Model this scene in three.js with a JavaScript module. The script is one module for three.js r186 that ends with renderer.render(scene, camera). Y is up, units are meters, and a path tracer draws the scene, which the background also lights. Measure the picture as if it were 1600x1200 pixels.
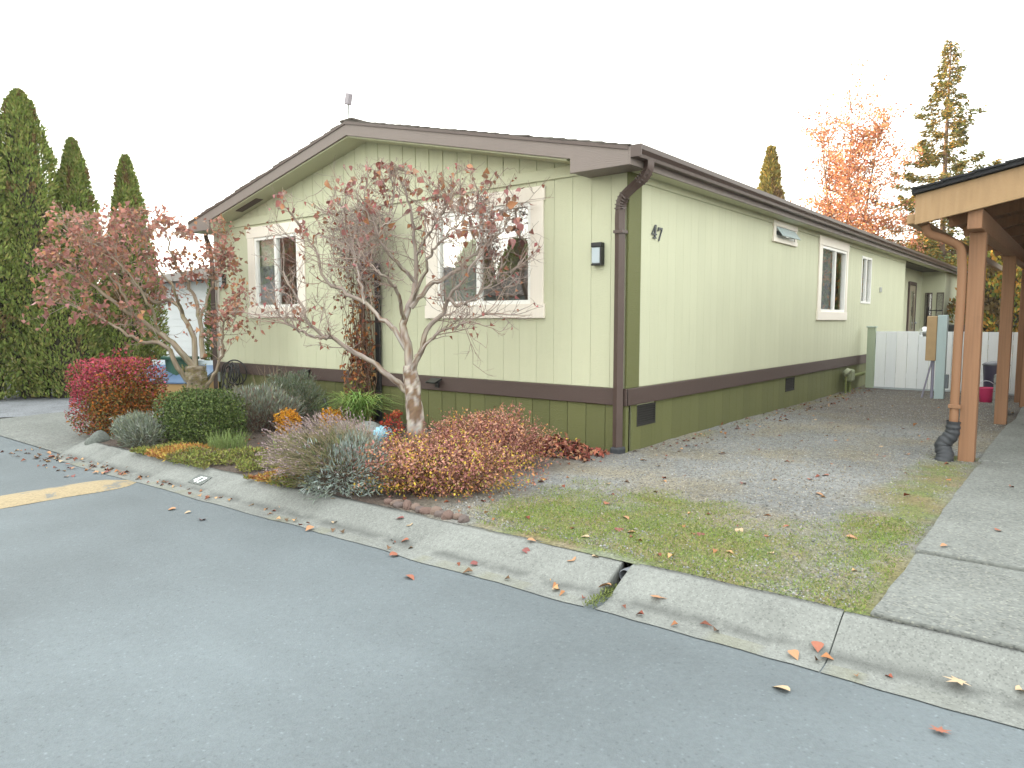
import * as THREE from 'three';
import { mergeGeometries } from 'three/addons/utils/BufferGeometryUtils.js';
import { TextGeometry } from 'three/addons/geometries/TextGeometry.js';
import { FontLoader } from 'three/addons/loaders/FontLoader.js';
import { RoundedBoxGeometry } from 'three/addons/geometries/RoundedBoxGeometry.js';

/* ---------- camera, sky, sun, exposure ---------- */
const scene = new THREE.Scene();
const camera = new THREE.PerspectiveCamera(56.28, 4 / 3, 0.05, 600);
camera.position.set(0, 1.55, 0);
camera.rotation.order = 'YXZ';
camera.rotation.y = THREE.MathUtils.degToRad(38.97);   // the house front and flank run along x and z
camera.rotation.x = THREE.MathUtils.degToRad(-5);

const SUN = new THREE.Vector3(-0.93, 0.115, 0.35).normalize();   // low evening sun down the street
{
  const w = 256, h = 128, data = new Float32Array(w * h * 4), d = new THREE.Vector3();
  for (let j = 0; j < h; j++) for (let i = 0; i < w; i++) {
    const el = ((j + 0.5) / h - 0.5) * Math.PI, az = ((i + 0.5) / w - 0.5) * 2 * Math.PI;
    d.set(Math.cos(el) * Math.cos(az), Math.sin(el), Math.cos(el) * Math.sin(az));
    const up = Math.max(0, d.y), hz = Math.exp(-up * 3.2), glow = Math.pow(Math.max(0, d.dot(SUN)), 3) * 0.35;
    const k = (j * w + i) * 4;
    data[k] = 0.935 + 0.1 * hz + glow * 1.0;
    data[k + 1] = 0.985 + 0.06 * hz + glow * 0.88;
    data[k + 2] = 0.975 - 0.05 * hz + glow * 0.66;
    data[k + 3] = 1;
  }
  const sky = new THREE.DataTexture(data, w, h, THREE.RGBAFormat, THREE.FloatType);
  sky.mapping = THREE.EquirectangularReflectionMapping;
  sky.magFilter = THREE.LinearFilter; sky.minFilter = THREE.LinearFilter; sky.needsUpdate = true;
  scene.background = sky; scene.environment = sky;
}
const sun = new THREE.DirectionalLight(new THREE.Color(1, 0.66, 0.38), 5);
sun.position.copy(SUN).multiplyScalar(80).add(new THREE.Vector3(-8, 0, -8));
sun.target.position.set(-8, 0, -8);
sun.castShadow = true; sun.shadow.radius = 2; sun.shadow.mapSize.set(4096, 4096);
Object.assign(sun.shadow.camera, { left: -45, right: 45, top: 30, bottom: -30, near: 1, far: 200 });
scene.add(sun, sun.target);

const renderer = new THREE.WebGLRenderer({ antialias: true });
renderer.toneMapping = THREE.LinearToneMapping;
renderer.toneMappingExposure = 3.3;
renderer.shadowMap.enabled = true;

/* ---------- helpers ---------- */
function rngOf(seed) { let a = seed >>> 0; return () => { a = (a + 0x6D2B79F5) | 0; let t = Math.imul(a ^ (a >>> 15), 1 | a); t = (t + Math.imul(t ^ (t >>> 7), 61 | t)) ^ t; return ((t ^ (t >>> 14)) >>> 0) / 4294967296; }; }
let R = rngOf(7);
const rr = (a, b) => a + (b - a) * R();
const V = (x, y, z) => new THREE.Vector3(x, y, z);
const C = (r, g, b) => new THREE.Color().setRGB(r, g, b);
const N = 256, LAT = new Float32Array(N * N);
{ const q = rngOf(99); for (let i = 0; i < N * N; i++) LAT[i] = q(); }
function vn(x, y, px = N, py = N) {           // value noise, periodic
  const xi = Math.floor(x), yi = Math.floor(y); let fx = x - xi, fy = y - yi;
  fx = fx * fx * (3 - 2 * fx); fy = fy * fy * (3 - 2 * fy);
  const m = (a, p) => ((a % p) + p) % p, x0 = m(xi, px), x1 = m(xi + 1, px), y0 = m(yi, py) * N, y1 = m(yi + 1, py) * N;
  const a = LAT[y0 + x0], b = LAT[y0 + x1], c = LAT[y1 + x0], d = LAT[y1 + x1];
  return a + (b - a) * fx + (c - a) * fy + (a - b - c + d) * fx * fy;
}
function fbm(x, y, o = 4, p = N) { let s = 0, a = 0.5, t = 0; for (let i = 0; i < o; i++) { s += a * vn(x, y, p, p); t += a; a *= 0.5; x *= 2; y *= 2; p = Math.min(N, p * 2); } return s / t; }
const hash = (a, b) => { let h = Math.imul(a, 374761393) + Math.imul(b, 668265263); h = Math.imul(h ^ (h >>> 13), 1274126177); return ((h ^ (h >>> 16)) >>> 0) / 4294967296; };
const lin2s = (v) => 255 * (v <= 0.0031308 ? 12.92 * v : 1.055 * Math.pow(Math.max(0, v), 1 / 2.4) - 0.055);
function texture(w, h, fn, srgb = true, wrap = THREE.RepeatWrapping) {   // fn(u, v) gives a linear colour or a height
  const data = new Uint8Array(w * h * 4);
  for (let j = 0; j < h; j++) for (let i = 0; i < w; i++) {
    const c = fn((i + 0.5) / w, (j + 0.5) / h, i, j), k = (j * w + i) * 4;
    if (srgb) { for (let q = 0; q < 3; q++) data[k + q] = Math.min(255, Math.max(0, lin2s(c[q]))); }
    else data[k] = data[k + 1] = data[k + 2] = 255 * Math.min(1, Math.max(0, c));
    data[k + 3] = 255;
  }
  const t = new THREE.DataTexture(data, w, h, THREE.RGBAFormat);
  t.wrapS = t.wrapT = wrap; t.magFilter = THREE.LinearFilter; t.minFilter = THREE.LinearMipmapLinearFilter; t.generateMipmaps = true;
  if (srgb) t.colorSpace = THREE.SRGBColorSpace;
  t.needsUpdate = true; return t;
}
function tiled(t, sx, sy = sx) { const c = t.clone(); c.repeat.set(1 / sx, 1 / sy); c.needsUpdate = true; return c; }
const std = (o) => new THREE.MeshStandardMaterial(o);
const phys = (o) => new THREE.MeshPhysicalMaterial(o);
const taken = new Set();
function numbered(n) { if (!taken.has(n)) { taken.add(n); return n; } for (let i = 1; ; i++) { const m = n + '_' + String(i).padStart(3, '0'); if (!taken.has(m)) { taken.add(m); return m; } } }
function uvM(g) {                               // uv in metres, chosen by the way each face points
  if (g.index) g = g.toNonIndexed();
  g.computeVertexNormals();
  const p = g.attributes.position, n = g.attributes.normal, uv = new Float32Array(p.count * 2);
  for (let f = 0; f < p.count; f += 3) {
    let ax = 0, ay = 0, az = 0; for (let k = 0; k < 3; k++) { ax += n.getX(f + k); ay += n.getY(f + k); az += n.getZ(f + k); }
    ax = Math.abs(ax); ay = Math.abs(ay); az = Math.abs(az);
    for (let k = 0; k < 3; k++) {
      const i = f + k, x = p.getX(i), y = p.getY(i), z = p.getZ(i);
      if (ax >= ay && ax >= az) { uv[i * 2] = z; uv[i * 2 + 1] = y; } else if (ay >= az) { uv[i * 2] = x; uv[i * 2 + 1] = z; } else { uv[i * 2] = x; uv[i * 2 + 1] = y; }
    }
  }
  g.setAttribute('uv', new THREE.BufferAttribute(uv, 2)); return g;
}
function box(x0, x1, y0, y1, z0, z1, r = 0) {
  const w = x1 - x0, h = y1 - y0, d = z1 - z0;
  let g = r ? new RoundedBoxGeometry(w, h, d, 1, Math.min(r, w * 0.45, h * 0.45, d * 0.45)) : new THREE.BoxGeometry(w, h, d);
  const keep = r ? g.attributes.normal.clone() : null;
  g.translate((x0 + x1) / 2, (y0 + y1) / 2, (z0 + z1) / 2);
  return uvM(g);
}
function merge(list) { const l = list.map((g) => { const q = g.index ? g.toNonIndexed() : g; for (const k of Object.keys(q.attributes)) if (!['position', 'normal', 'uv', 'color'].includes(k)) q.deleteAttribute(k); if (!q.attributes.uv) q.setAttribute('uv', new THREE.BufferAttribute(new Float32Array(q.attributes.position.count * 2), 2)); return q; }); return mergeGeometries(l, false); }
function mesh(name, geo, mat, parent = scene) {
  const m = new THREE.Mesh(Array.isArray(geo) ? merge(geo) : geo, mat);
  m.name = parent === scene ? numbered(name) : name; m.castShadow = m.receiveShadow = true; parent.add(m); return m;
}
function tag(o, label, category, group) { o.userData.label = label; o.userData.category = category; if (group) o.userData.group = group; return o; }
function thing(name, label, category, pos = [0, 0, 0], turn = 0, group) {
  const g = new THREE.Group(); g.name = numbered(name); g.position.set(...pos); g.rotation.y = turn; scene.add(g); return tag(g, label, category, group);
}
function struct(o) { o.userData.kind = 'structure'; return o; }
function stuff(o) { o.userData.kind = 'stuff'; return o; }

class Faces {                                    // collects leaves and tapered stems into one surface with colours
  constructor() { this.p = []; this.c = []; this.i = []; this.n = []; }
  v(x, y, z, c) { this.p.push(x, y, z); this.c.push(c[0], c[1], c[2]); return this.p.length / 3 - 1; }
  leaf(o, dir, nrm, len, wid, c, fold = 0.18, curl = 0.1) {   // pointed leaf: base, two sides, tip, folded along the midrib
    const s = new THREE.Vector3().crossVectors(dir, nrm); if (s.lengthSq() < 1e-6) s.set(1, 0, 0); s.normalize();
    const n = new THREE.Vector3().crossVectors(s, dir).normalize();
    const P = (a, b, h) => this.v(o.x + dir.x * a + s.x * b + n.x * h, o.y + dir.y * a + s.y * b + n.y * h, o.z + dir.z * a + s.z * b + n.z * h, c);
    const a = P(0, 0, 0), b = P(len * 0.45, -wid / 2, fold * wid), m = P(len * 0.5, 0, -curl * len * 0.3), d = P(len * 0.45, wid / 2, fold * wid), t = P(len, 0, -curl * len);
    this.i.push(a, m, b, a, d, m, b, m, t, m, d, t);
  }
  blade(o, dir, nrm, len, wid, c) {              // two-triangle lozenge
    const s = new THREE.Vector3().crossVectors(dir, nrm); if (s.lengthSq() < 1e-6) s.set(1, 0, 0); s.normalize();
    const P = (a, b) => this.v(o.x + dir.x * a + s.x * b, o.y + dir.y * a + s.y * b, o.z + dir.z * a + s.z * b, c);
    const a = P(0, 0), b = P(len * 0.5, -wid / 2), d = P(len * 0.5, wid / 2), t = P(len, 0);
    this.i.push(a, d, b, b, d, t);
  }
  strap(pts, wid, c, up = V(0, 1, 0)) {          // arching flat leaf
    let prev = null; const n = pts.length - 1;
    for (let k = 0; k <= n; k++) {
      const t = new THREE.Vector3().subVectors(pts[Math.min(n, k + 1)], pts[Math.max(0, k - 1)]).normalize(), s = new THREE.Vector3().crossVectors(t, up); if (s.lengthSq() < 1e-6) s.set(1, 0, 0); s.normalize();
      const w = wid * (1 - Math.pow(k / n, 2) * 0.9) / 2, q = pts[k];
      const a = this.v(q.x - s.x * w, q.y - s.y * w, q.z - s.z * w, c), b = this.v(q.x + s.x * w, q.y + s.y * w, q.z + s.z * w, c);
      if (prev) this.i.push(prev[0], prev[1], a, prev[1], b, a);
      prev = [a, b];
    }
  }
  tube(pts, r0, r1, c, seg = 5, radii) {
    let prev = null; const n = pts.length - 1; let ref = V(0.3, 0.1, 0.95).normalize();
    for (let k = 0; k <= n; k++) {
      const t = new THREE.Vector3().subVectors(pts[Math.min(n, k + 1)], pts[Math.max(0, k - 1)]).normalize();
      const u = new THREE.Vector3().crossVectors(t, ref); if (u.lengthSq() < 1e-5) u.crossVectors(t, V(1, 0, 0)); u.normalize();
      const w = new THREE.Vector3().crossVectors(u, t).normalize(), r = radii ? radii[k] : r0 + (r1 - r0) * k / n, ring = [];
      for (let s = 0; s < seg; s++) { const a = s / seg * Math.PI * 2, x = Math.cos(a) * r, y = Math.sin(a) * r, cc = typeof c === 'function' ? c(k, s) : c; ring.push(this.v(pts[k].x + u.x * x + w.x * y, pts[k].y + u.y * x + w.y * y, pts[k].z + u.z * x + w.z * y, cc)); }
      if (prev) for (let s = 0; s < seg; s++) { const e = (s + 1) % seg; this.i.push(prev[s], ring[s], prev[e], prev[e], ring[s], ring[e]); }
      prev = ring;
    }
    if (seg > 3) { const q = pts[n], tip = this.v(q.x, q.y, q.z, typeof c === 'function' ? c(n, 0) : c); for (let s = 0; s < seg; s++) this.i.push(prev[s], tip, prev[(s + 1) % seg]); }
  }
  geo() {
    const g = new THREE.BufferGeometry(); g.setAttribute('position', new THREE.Float32BufferAttribute(this.p, 3)); g.setAttribute('color', new THREE.Float32BufferAttribute(this.c, 3));
    g.setIndex(this.i); g.computeVertexNormals(); return g;
  }
}
const rdir = () => { const z = rr(-1, 1), a = rr(0, 6.2832), q = Math.sqrt(1 - z * z); return V(q * Math.cos(a), z, q * Math.sin(a)); };
const pick = (a) => a[Math.min(a.length - 1, Math.floor(R() * a.length))];
const vary = (c, k = 0.2) => { const f = 1 + rr(-k, k); return [c[0] * f * (1 + rr(-0.06, 0.06)), c[1] * f, c[2] * f * (1 + rr(-0.08, 0.08))]; };
function spline(pts, n) { return new THREE.CatmullRomCurve3(pts.map((p) => (p.isVector3 ? p : V(...p))), false, 'centripetal').getPoints(n); }

/* ---------- textures and materials ---------- */
const grainBump = texture(512, 512, (u, v) => 0.5 * vn(u * 160, v * 24, 160, 24) + 0.3 * vn(u * 60, v * 9, 60, 9) + 0.2 * vn(u * 250, v * 120, 250, 120), false);
const embossBump = texture(512, 512, (u, v) => { const wv = vn(u * 6, v * 8, 6, 8) * 3.5; return 0.55 * (0.5 + 0.5 * Math.sin((v * 42 + wv) * 6.2832)) * vn(u * 30, v * 40, 30, 40) + 0.45 * vn(u * 140, v * 70, 140, 70); }, false);
const paintMap = texture(512, 512, (u, v) => { const a = fbm(u * 4, v * 4, 5, 4), s = vn(u * 90, v * 7, 90, 7); const k = 0.9 + 0.07 * a + 0.03 * s; return [k, k, k * 0.995]; });
const mottleMap = texture(512, 512, (u, v) => { const k = 0.82 + 0.3 * fbm(u * 6, v * 6, 5, 6) * 0.6 + 0.12 * vn(u * 200, v * 200, 200, 200); return [k, k, k]; });
const woodMap = texture(512, 512, (u, v) => { const g = vn(u * 70 + 4 * vn(u * 3, v * 3, 3, 3), v * 5, 70, 5), b = fbm(u * 5, v * 2, 4, 4), k = 0.78 + 0.22 * g + 0.16 * b; return [k, k * 0.985, k * 0.96]; });
const fineBump = texture(512, 512, (u, v) => 0.6 * vn(u * 128, v * 128, 128, 128) + 0.4 * vn(u * 250, v * 250, 250, 250), false);
const painted = (r, g, b, rough = 0.75, bump = 0.0022) => std({ color: C(r, g, b), roughness: rough, map: tiled(paintMap, 1.7, 2.3), bumpMap: tiled(embossBump, 0.9, 0.7), bumpScale: bump });
const M = {
  wall: painted(0.545, 0.585, 0.36), skirt: painted(0.165, 0.19, 0.06, 0.7, 0.003), belt: painted(0.072, 0.046, 0.04, 0.65), fascia: painted(0.2, 0.163, 0.15, 0.6), trim: painted(0.8, 0.735, 0.66, 0.55, 0.0008), gutter: std({ color: C(0.08, 0.053, 0.047), roughness: 0.42, map: tiled(mottleMap, 1.2) }), soffit: painted(0.5, 0.5, 0.35),
  shingle: std({ color: C(0.1, 0.085, 0.075), roughness: 0.95, map: tiled(mottleMap, 0.6), bumpMap: tiled(fineBump, 0.3), bumpScale: 0.003 }),
  vinyl: std({ color: C(0.8, 0.79, 0.76), roughness: 0.4 }), glass: phys({ color: C(0.97, 0.98, 0.98), roughness: 0.01, transmission: 1, thickness: 0, ior: 3.0, specularIntensity: 1 }),
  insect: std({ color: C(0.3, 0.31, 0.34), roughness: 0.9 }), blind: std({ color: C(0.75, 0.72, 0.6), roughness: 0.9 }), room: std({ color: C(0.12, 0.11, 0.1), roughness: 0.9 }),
  mesh: std({ color: C(0.022, 0.02, 0.018), roughness: 0.95 }),
  black: std({ color: C(0.018, 0.018, 0.02), roughness: 0.45 }), rubber: std({ color: C(0.03, 0.033, 0.04), roughness: 0.6 }), steel: std({ color: C(0.5, 0.52, 0.54), roughness: 0.35, metalness: 0.7 }),
  wood: std({ color: C(0.25, 0.128, 0.068), roughness: 0.7, map: tiled(woodMap, 0.8, 1.6), bumpMap: tiled(grainBump, 0.5, 1.1), bumpScale: 0.002 }),
  woodTan: std({ color: C(0.33, 0.21, 0.108), roughness: 0.65, map: tiled(woodMap, 1.6, 0.8), bumpMap: tiled(grainBump, 1.1, 0.5), bumpScale: 0.002 }),
  woodDark: std({ color: C(0.19, 0.095, 0.05), roughness: 0.8, map: tiled(woodMap, 0.8, 1.6), bumpMap: tiled(grainBump, 0.5, 1.1), bumpScale: 0.002 }),
  tar: std({ color: C(0.03, 0.03, 0.035), roughness: 0.95, bumpMap: tiled(fineBump, 0.3), bumpScale: 0.004 }),
  white: painted(0.74, 0.77, 0.8, 0.6, 0.001),
  leaf: phys({ vertexColors: true, roughness: 0.8, specularIntensity: 0.3 }), leafThin: phys({ vertexColors: true, roughness: 0.9, transmission: 0.3, thickness: 0, specularIntensity: 0.3 }),
  bark: phys({ vertexColors: true, roughness: 0.95, specularIntensity: 0.3 }),
};
M.leaf.side = M.leafThin.side = THREE.DoubleSide;

/* ---------- the ground ---------- */
function sheet(x0, x1, z0, z1, y, nx = 1, nz = 1, hf) {      // level sheet, uv in metres
  const g = new THREE.PlaneGeometry(x1 - x0, z1 - z0, nx, nz); g.rotateX(-Math.PI / 2); g.translate((x0 + x1) / 2, 0, (z0 + z1) / 2);
  const p = g.attributes.position, uv = g.attributes.uv;
  for (let i = 0; i < p.count; i++) { p.setY(i, y + (hf ? hf(p.getX(i), p.getZ(i)) : 0)); uv.setXY(i, p.getX(i), p.getZ(i)); }
  g.computeVertexNormals(); return g;
}
const earthMap = texture(512, 512, (u, v) => { const a = fbm(u * 8, v * 8, 5, 8), s = vn(u * 200, v * 200, 200, 200), k = 0.55 + 0.6 * a + 0.25 * s; return [0.11 * k, 0.095 * k, 0.06 * k]; });
struct(mesh('ground', sheet(-300, 300, -300, 300, -0.06), std({ map: tiled(earthMap, 5), roughness: 1 })));
// the old asphalt street: worn, with faint patches and scattered pale and dark grains
const asphaltMap = texture(2048, 1024, (u, v) => {
  const x = u * 16, z = v * 8, big = fbm(u * 10, v * 5, 4, 10), mid = fbm(x * 2.2, z * 2.2, 3, 256), sp = hash(Math.floor(u * 2048), Math.floor(v * 1024)), streak = fbm(u * 6 + 3, v * 24, 3, 24), gr = vn(u * 900, v * 450, 256, 256);
  let k = 0.58 + 0.58 * big + 0.16 * mid + 0.12 * gr + 0.16 * (streak - 0.5) + 0.14 * (sp - 0.5);
  if (sp > 0.993) k *= 1.4; else if (sp < 0.008) k *= 0.7;
  return [0.107 * k, 0.126 * k, 0.138 * k];
});
const asphaltBump = texture(512, 512, (u, v) => 0.6 * vn(u * 120, v * 120, 120, 120) + 0.4 * vn(u * 240, v * 240, 240, 240), false);
const roadMat = std({ map: tiled(asphaltMap, 16, 8), roughness: 0.72, bumpMap: tiled(asphaltBump, 0.8), bumpScale: 0.0025 });
struct(mesh('road', sheet(-70, 45, -3.4, 5.2, 0, 40, 8, (x, z) => 0), roadMat));
// concrete with exposed aggregate
function aggregate(base, seed, contrast) {
  return texture(1024, 1024, (u, v) => {
    const cx = Math.floor(u * 230), cy = Math.floor(v * 230), cell = hash(cx + seed * 1000, cy);
    const cell2 = vn(u * 128, v * 128, 128, 128), big = fbm(u * 5, v * 5, 4, 5), f = vn(u * 250, v * 250, 250, 250);
    let k = 0.78 + 0.36 * big + contrast * (cell2 - 0.5) + 0.5 * contrast * (f - 0.5);
    let w = 0; if (cell > 0.93) { k += contrast * 0.75; w = 0.02; } else if (cell < 0.13) { k -= contrast * 0.7; }
    return [base[0] * k + w, base[1] * k + w * 0.6, base[2] * k];
  });
}
const slabMap = aggregate([0.168, 0.176, 0.167], 11, 0.34);
const kerbMap = texture(2048, 512, (u, v) => {   // u along the kerb (3.6 m), v across it (0.6 m): silt lies in the gutter line
  const d = v * 0.6, x = u * 3.6, cell = hash(Math.floor(x * 140), Math.floor(d * 140) + 5000), c2 = vn(u * 250, v * 42, 250, 42), f = hash(Math.floor(u * 2048), Math.floor(v * 512)), big = fbm(u * 12, v * 2, 4, 12);
  let k = 0.8 + 0.34 * big + 0.2 * (c2 - 0.5) + 0.2 * (f - 0.5); if (cell > 0.92) k += 0.2; else if (cell < 0.12) k -= 0.2;
  const n = fbm(u * 30, v * 5 + 2, 4, 30), silt = Math.max(0, 1 - Math.abs(d - 0.155) / (0.03 + 0.05 * n)) * Math.min(1, Math.max(0, (n - 0.25) * 4)), moss = d < 0.1 ? Math.max(0, vn(u * 40, 9, 40) - 0.45) : 0;
  let c = [0.185 * k, 0.192 * k, 0.182 * k]; c = c.map((q, i) => q + ([0.075, 0.078, 0.075][i] * (0.6 + 0.8 * f) - q) * silt * 0.75); return c.map((q, i) => q + ([0.17, 0.165, 0.1][i] * (0.6 + 0.8 * f) - q) * moss * 0.7);
});
const pitBump = texture(512, 512, (u, v) => 0.7 * vn(u * 100, v * 100, 100, 100) + 0.3 * vn(u * 220, v * 220, 220, 220), false);
M.kerb = std({ map: tiled(kerbMap, 3.6, 0.6), roughness: 0.9, bumpMap: tiled(pitBump, 0.9), bumpScale: 0.002 });
M.slab = std({ map: tiled(slabMap, 2.3), roughness: 0.9, bumpMap: tiled(pitBump, 1.1), bumpScale: 0.002 });

// rolled kerb: segments with gaps between them; local x runs along the street
const kerb = struct(new THREE.Group()); kerb.name = numbered('kerb'); kerb.position.set(0, 0, -3.26); kerb.rotation.y = 0.034; scene.add(kerb);
function kerbSegment(x0, x1, low = 0, deep = 0.46) {
  const prof = [[0, 0.005], [0.08, 0.007], [0.13, 0.015], [0.18, 0.034], [0.24, 0.06], [0.3, 0.087 - low * 0.5], [0.36, 0.113 - low], [0.41, 0.13 - low], [deep, 0.139 - low], [deep, -0.1]];
  const n = Math.max(3, Math.round((x1 - x0) / 0.12)), pos = [], idx = [], uv = [];
  for (let i = 0; i <= n; i++) {
    const t = i / n, x = x0 + (x1 - x0) * t, e = Math.min(t, 1 - t) * (x1 - x0), rnd = e < 0.03 ? 0.004 * (1 - e / 0.03) : 0;
    prof.forEach(([d, y], k) => { const wob = k < 2 ? (vn(x * 3, 4.5) - 0.5) * 0.05 + (vn(x * 11, 8.5) - 0.5) * 0.02 : (vn(x * 2.5, k * 1.7) - 0.5) * 0.008; pos.push(x, y - (k ? rnd : 0) + (k > 4 && k < 9 ? (vn(x * 5, 30 + k) - 0.5) * 0.006 : 0), -(d + (k === 9 ? 0 : wob))); uv.push(x, d); });
  }
  const m = prof.length;
  for (let i = 0; i < n; i++) for (let k = 0; k < m - 1; k++) { const a = i * m + k, b = a + m; idx.push(a, b, a + 1, a + 1, b, b + 1); }
  const ring = [...prof.map(([d, y]) => new THREE.Vector2(d, y)), new THREE.Vector2(0, -0.1)], low0 = pos.length / 3; for (const x of [x0, x1]) { pos.push(x, -0.1, 0); uv.push(x, 0); }
  for (const [o, e] of [[0, low0], [n * m, low0 + 1]]) for (const [a, b, c] of THREE.ShapeUtils.triangulateShape(ring, [])) { const at = (k) => (k === m ? e : o + k); idx.push(at(a), at(b), at(c)); }
  const g = new THREE.BufferGeometry(); g.setAttribute('position', new THREE.Float32BufferAttribute(pos, 3)); g.setAttribute('uv', new THREE.Float32BufferAttribute(uv, 2)); g.setIndex(idx); g.computeVertexNormals();
  return mesh('kerb_segment', g, M.kerb, kerb);
}
kerbSegment(-9.25, -8.645); kerbSegment(-8.635, -8.268); kerbSegment(-8.26, -2.08); kerbSegment(-2.01, -0.866); kerbSegment(-0.859, 6, 0, 0.44);
// carport drive on the right, cast in bays
const drive = struct(new THREE.Group()); drive.name = numbered('carport_drive'); scene.add(drive);
function bay(x0, x1, z0, z1, y) {
  const n = 24, s = new THREE.Shape(), ragged = (z) => x0 + (vn(z * 1.3, 3.3) - 0.5) * 0.05 + (vn(z * 9, 6.1) - 0.5) * 0.012;
  s.moveTo(x1, -z0); for (let i = 0; i <= n; i++) { const z = z0 + (z1 - z0) * i / n; s.lineTo(ragged(z), -z); } s.lineTo(x1, -z1);
  const g = new THREE.ExtrudeGeometry(s, { depth: 0.12, bevelEnabled: true, bevelSize: 0.012, bevelThickness: 0.012, bevelSegments: 2 });
  g.rotateX(-Math.PI / 2); g.translate(0, y - 0.132, 0); return mesh('slab_bay', uvM(g), M.slab, drive);
}
bay(-0.77, 5.6, -4.83, -3.715, 0.156); bay(-0.78, 5.6, -8.35, -4.855, 0.178); bay(-0.82, 5.6, -11.6, -8.38, 0.186); bay(-0.8, 5.6, -16.6, -11.63, 0.19);
// concrete drive and gravel strip on the left
struct(mesh('neighbour_drive', sheet(-13.3, -9.28, -9.5, -3.12, 0.01, 8, 24, (x, z) => 0.04 * Math.min(1, (-3.12 - z) / 1.5) + 0.012 * (vn(x, z) - 0.5) * Math.min(1, (-3.12 - z))), std({ map: tiled(slabMap, 3.1), color: C(1, 1, 1), roughness: 0.9, bumpMap: tiled(pitBump, 1.3), bumpScale: 0.004 })));
const stripMap = texture(512, 512, (u, v) => { const a = vn(u * 150, v * 150, 150, 150), b = fbm(u * 8, v * 8, 4, 8), k = 0.45 + 0.6 * a + 0.4 * b; return [0.2 * k, 0.21 * k, 0.23 * k]; });
struct(mesh('gravel_strip', sheet(-24, -13.3, -13, -3.3, 0.035, 30, 30, (x, z) => 0.03 * (vn(x * 3, z * 3) - 0.5)), std({ map: tiled(stripMap, 2), roughness: 1, bumpMap: tiled(pitBump, 1), bumpScale: 0.012 })));

// gravel pad beside the house: grey crushed stone, brown litter near the bed, moss and thin grass by the kerb
const PX0 = -9.2, PX1 = -0.6, PZ0 = -17.5, PZ1 = -3.42;
const padY = (x, z) => 0.135 + 0.03 * Math.min(1, Math.max(0, (-z - 3.5) / 3)) + 0.025 * (vn(x * 1.3, z * 1.3) - 0.5) + 0.012 * (vn(x * 5, z * 5) - 0.5);
function mossAt(x, z) {                        // cover of moss and grass, read off the photograph
  const n = fbm(x * 1.7 + 20, z * 1.7 + 40, 4), nf = vn(x * 9, z * 9);
  let m = 0;
  m = Math.max(m, z > -4.35 ? 0.95 : 1 - (-4.35 - z) / 0.95);                                     // belt behind the kerb
  if (x < -3.2) m *= Math.max(0, 1 - (-3.2 - x) / 0.4);
  m = Math.max(m, (1 - Math.abs((x + 1.0) / 0.42)) * (z > -8.6 ? 1 : 0));                  // along the drive
  m = Math.max(m, 0.8 - Math.hypot((x + 2.4) / 1.2, (z + 5.0) / 0.5));
  m = Math.max(m, (0.55 - Math.abs(x + 3.66) / 0.35) * (z < -8 ? 1 : 0));
  return Math.min(1, Math.max(0, m * 1.15 + (n - 0.5) * 1.5 + (nf - 0.5) * 0.4 - 0.1)) * (m > 0 ? 1 : 0);
}
function soilAt(x, z) { const bed = Math.min(1, Math.max(0, (-3.55 - x) / 0.7 + 0.3 * (vn(x * 3, z * 3) - 0.5))) * Math.min(1, Math.max(0, (z + 7.0) / 0.4)); return bed; }
const padMap = texture(1280, 2048, (u, v, i, j) => {
  const x = PX0 + (PX1 - PX0) * u, z = PZ1 + (PZ0 - PZ1) * v;
  const g1 = hash(i, j), g2 = vn(x * 90, z * 70), g3 = vn(x * 38, z * 38), big = fbm(x * 0.9, z * 0.9, 4), warm = fbm(x * 1.6 + 9, z * 1.6 + 3, 4);
  let k = 0.5 + 0.45 * g2 + 0.35 * g3 + 0.35 * (g1 - 0.5) + 0.5 * (big - 0.5); if (g1 > 0.965) k *= 1.7;
  const wf = Math.min(1, Math.max(0, (warm - 0.42) * 4));
  let c = [0.212 * k * (1 + 0.08 * wf), 0.214 * k * (1 - 0.03 * wf), 0.21 * k * (1 - 0.22 * wf)];
  const back = Math.min(1, Math.max(0, (-z - 10.3 + 2.5 * (fbm(x * 0.8 + 3, z * 0.8, 4) - 0.5)) / 1.6)); const kb = 0.55 + 0.5 * g2 + 0.4 * (g1 - 0.5);   // older brown gravel with rotted leaves at the back
  c = c.map((q, n) => q + ([0.12, 0.1, 0.085][n] * kb - q) * back * 0.8);
  const s = soilAt(x, z), ks = 0.5 + 0.6 * g2 + 0.4 * g3; c = c.map((q, n) => q + ([0.085, 0.062, 0.05][n] * ks - q) * s);
  const m = mossAt(x, z) * 0.85, km = 0.5 + 0.65 * g2 + 0.4 * (g1 - 0.5), yb = vn(x * 6 + 50, z * 6); c = c.map((q, n) => q + ([0.14 + 0.1 * yb, 0.19 - 0.015 * yb, 0.04 + 0.04 * yb][n] * km - q) * m);
  return c;
}, true, THREE.ClampToEdgeWrapping);
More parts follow.
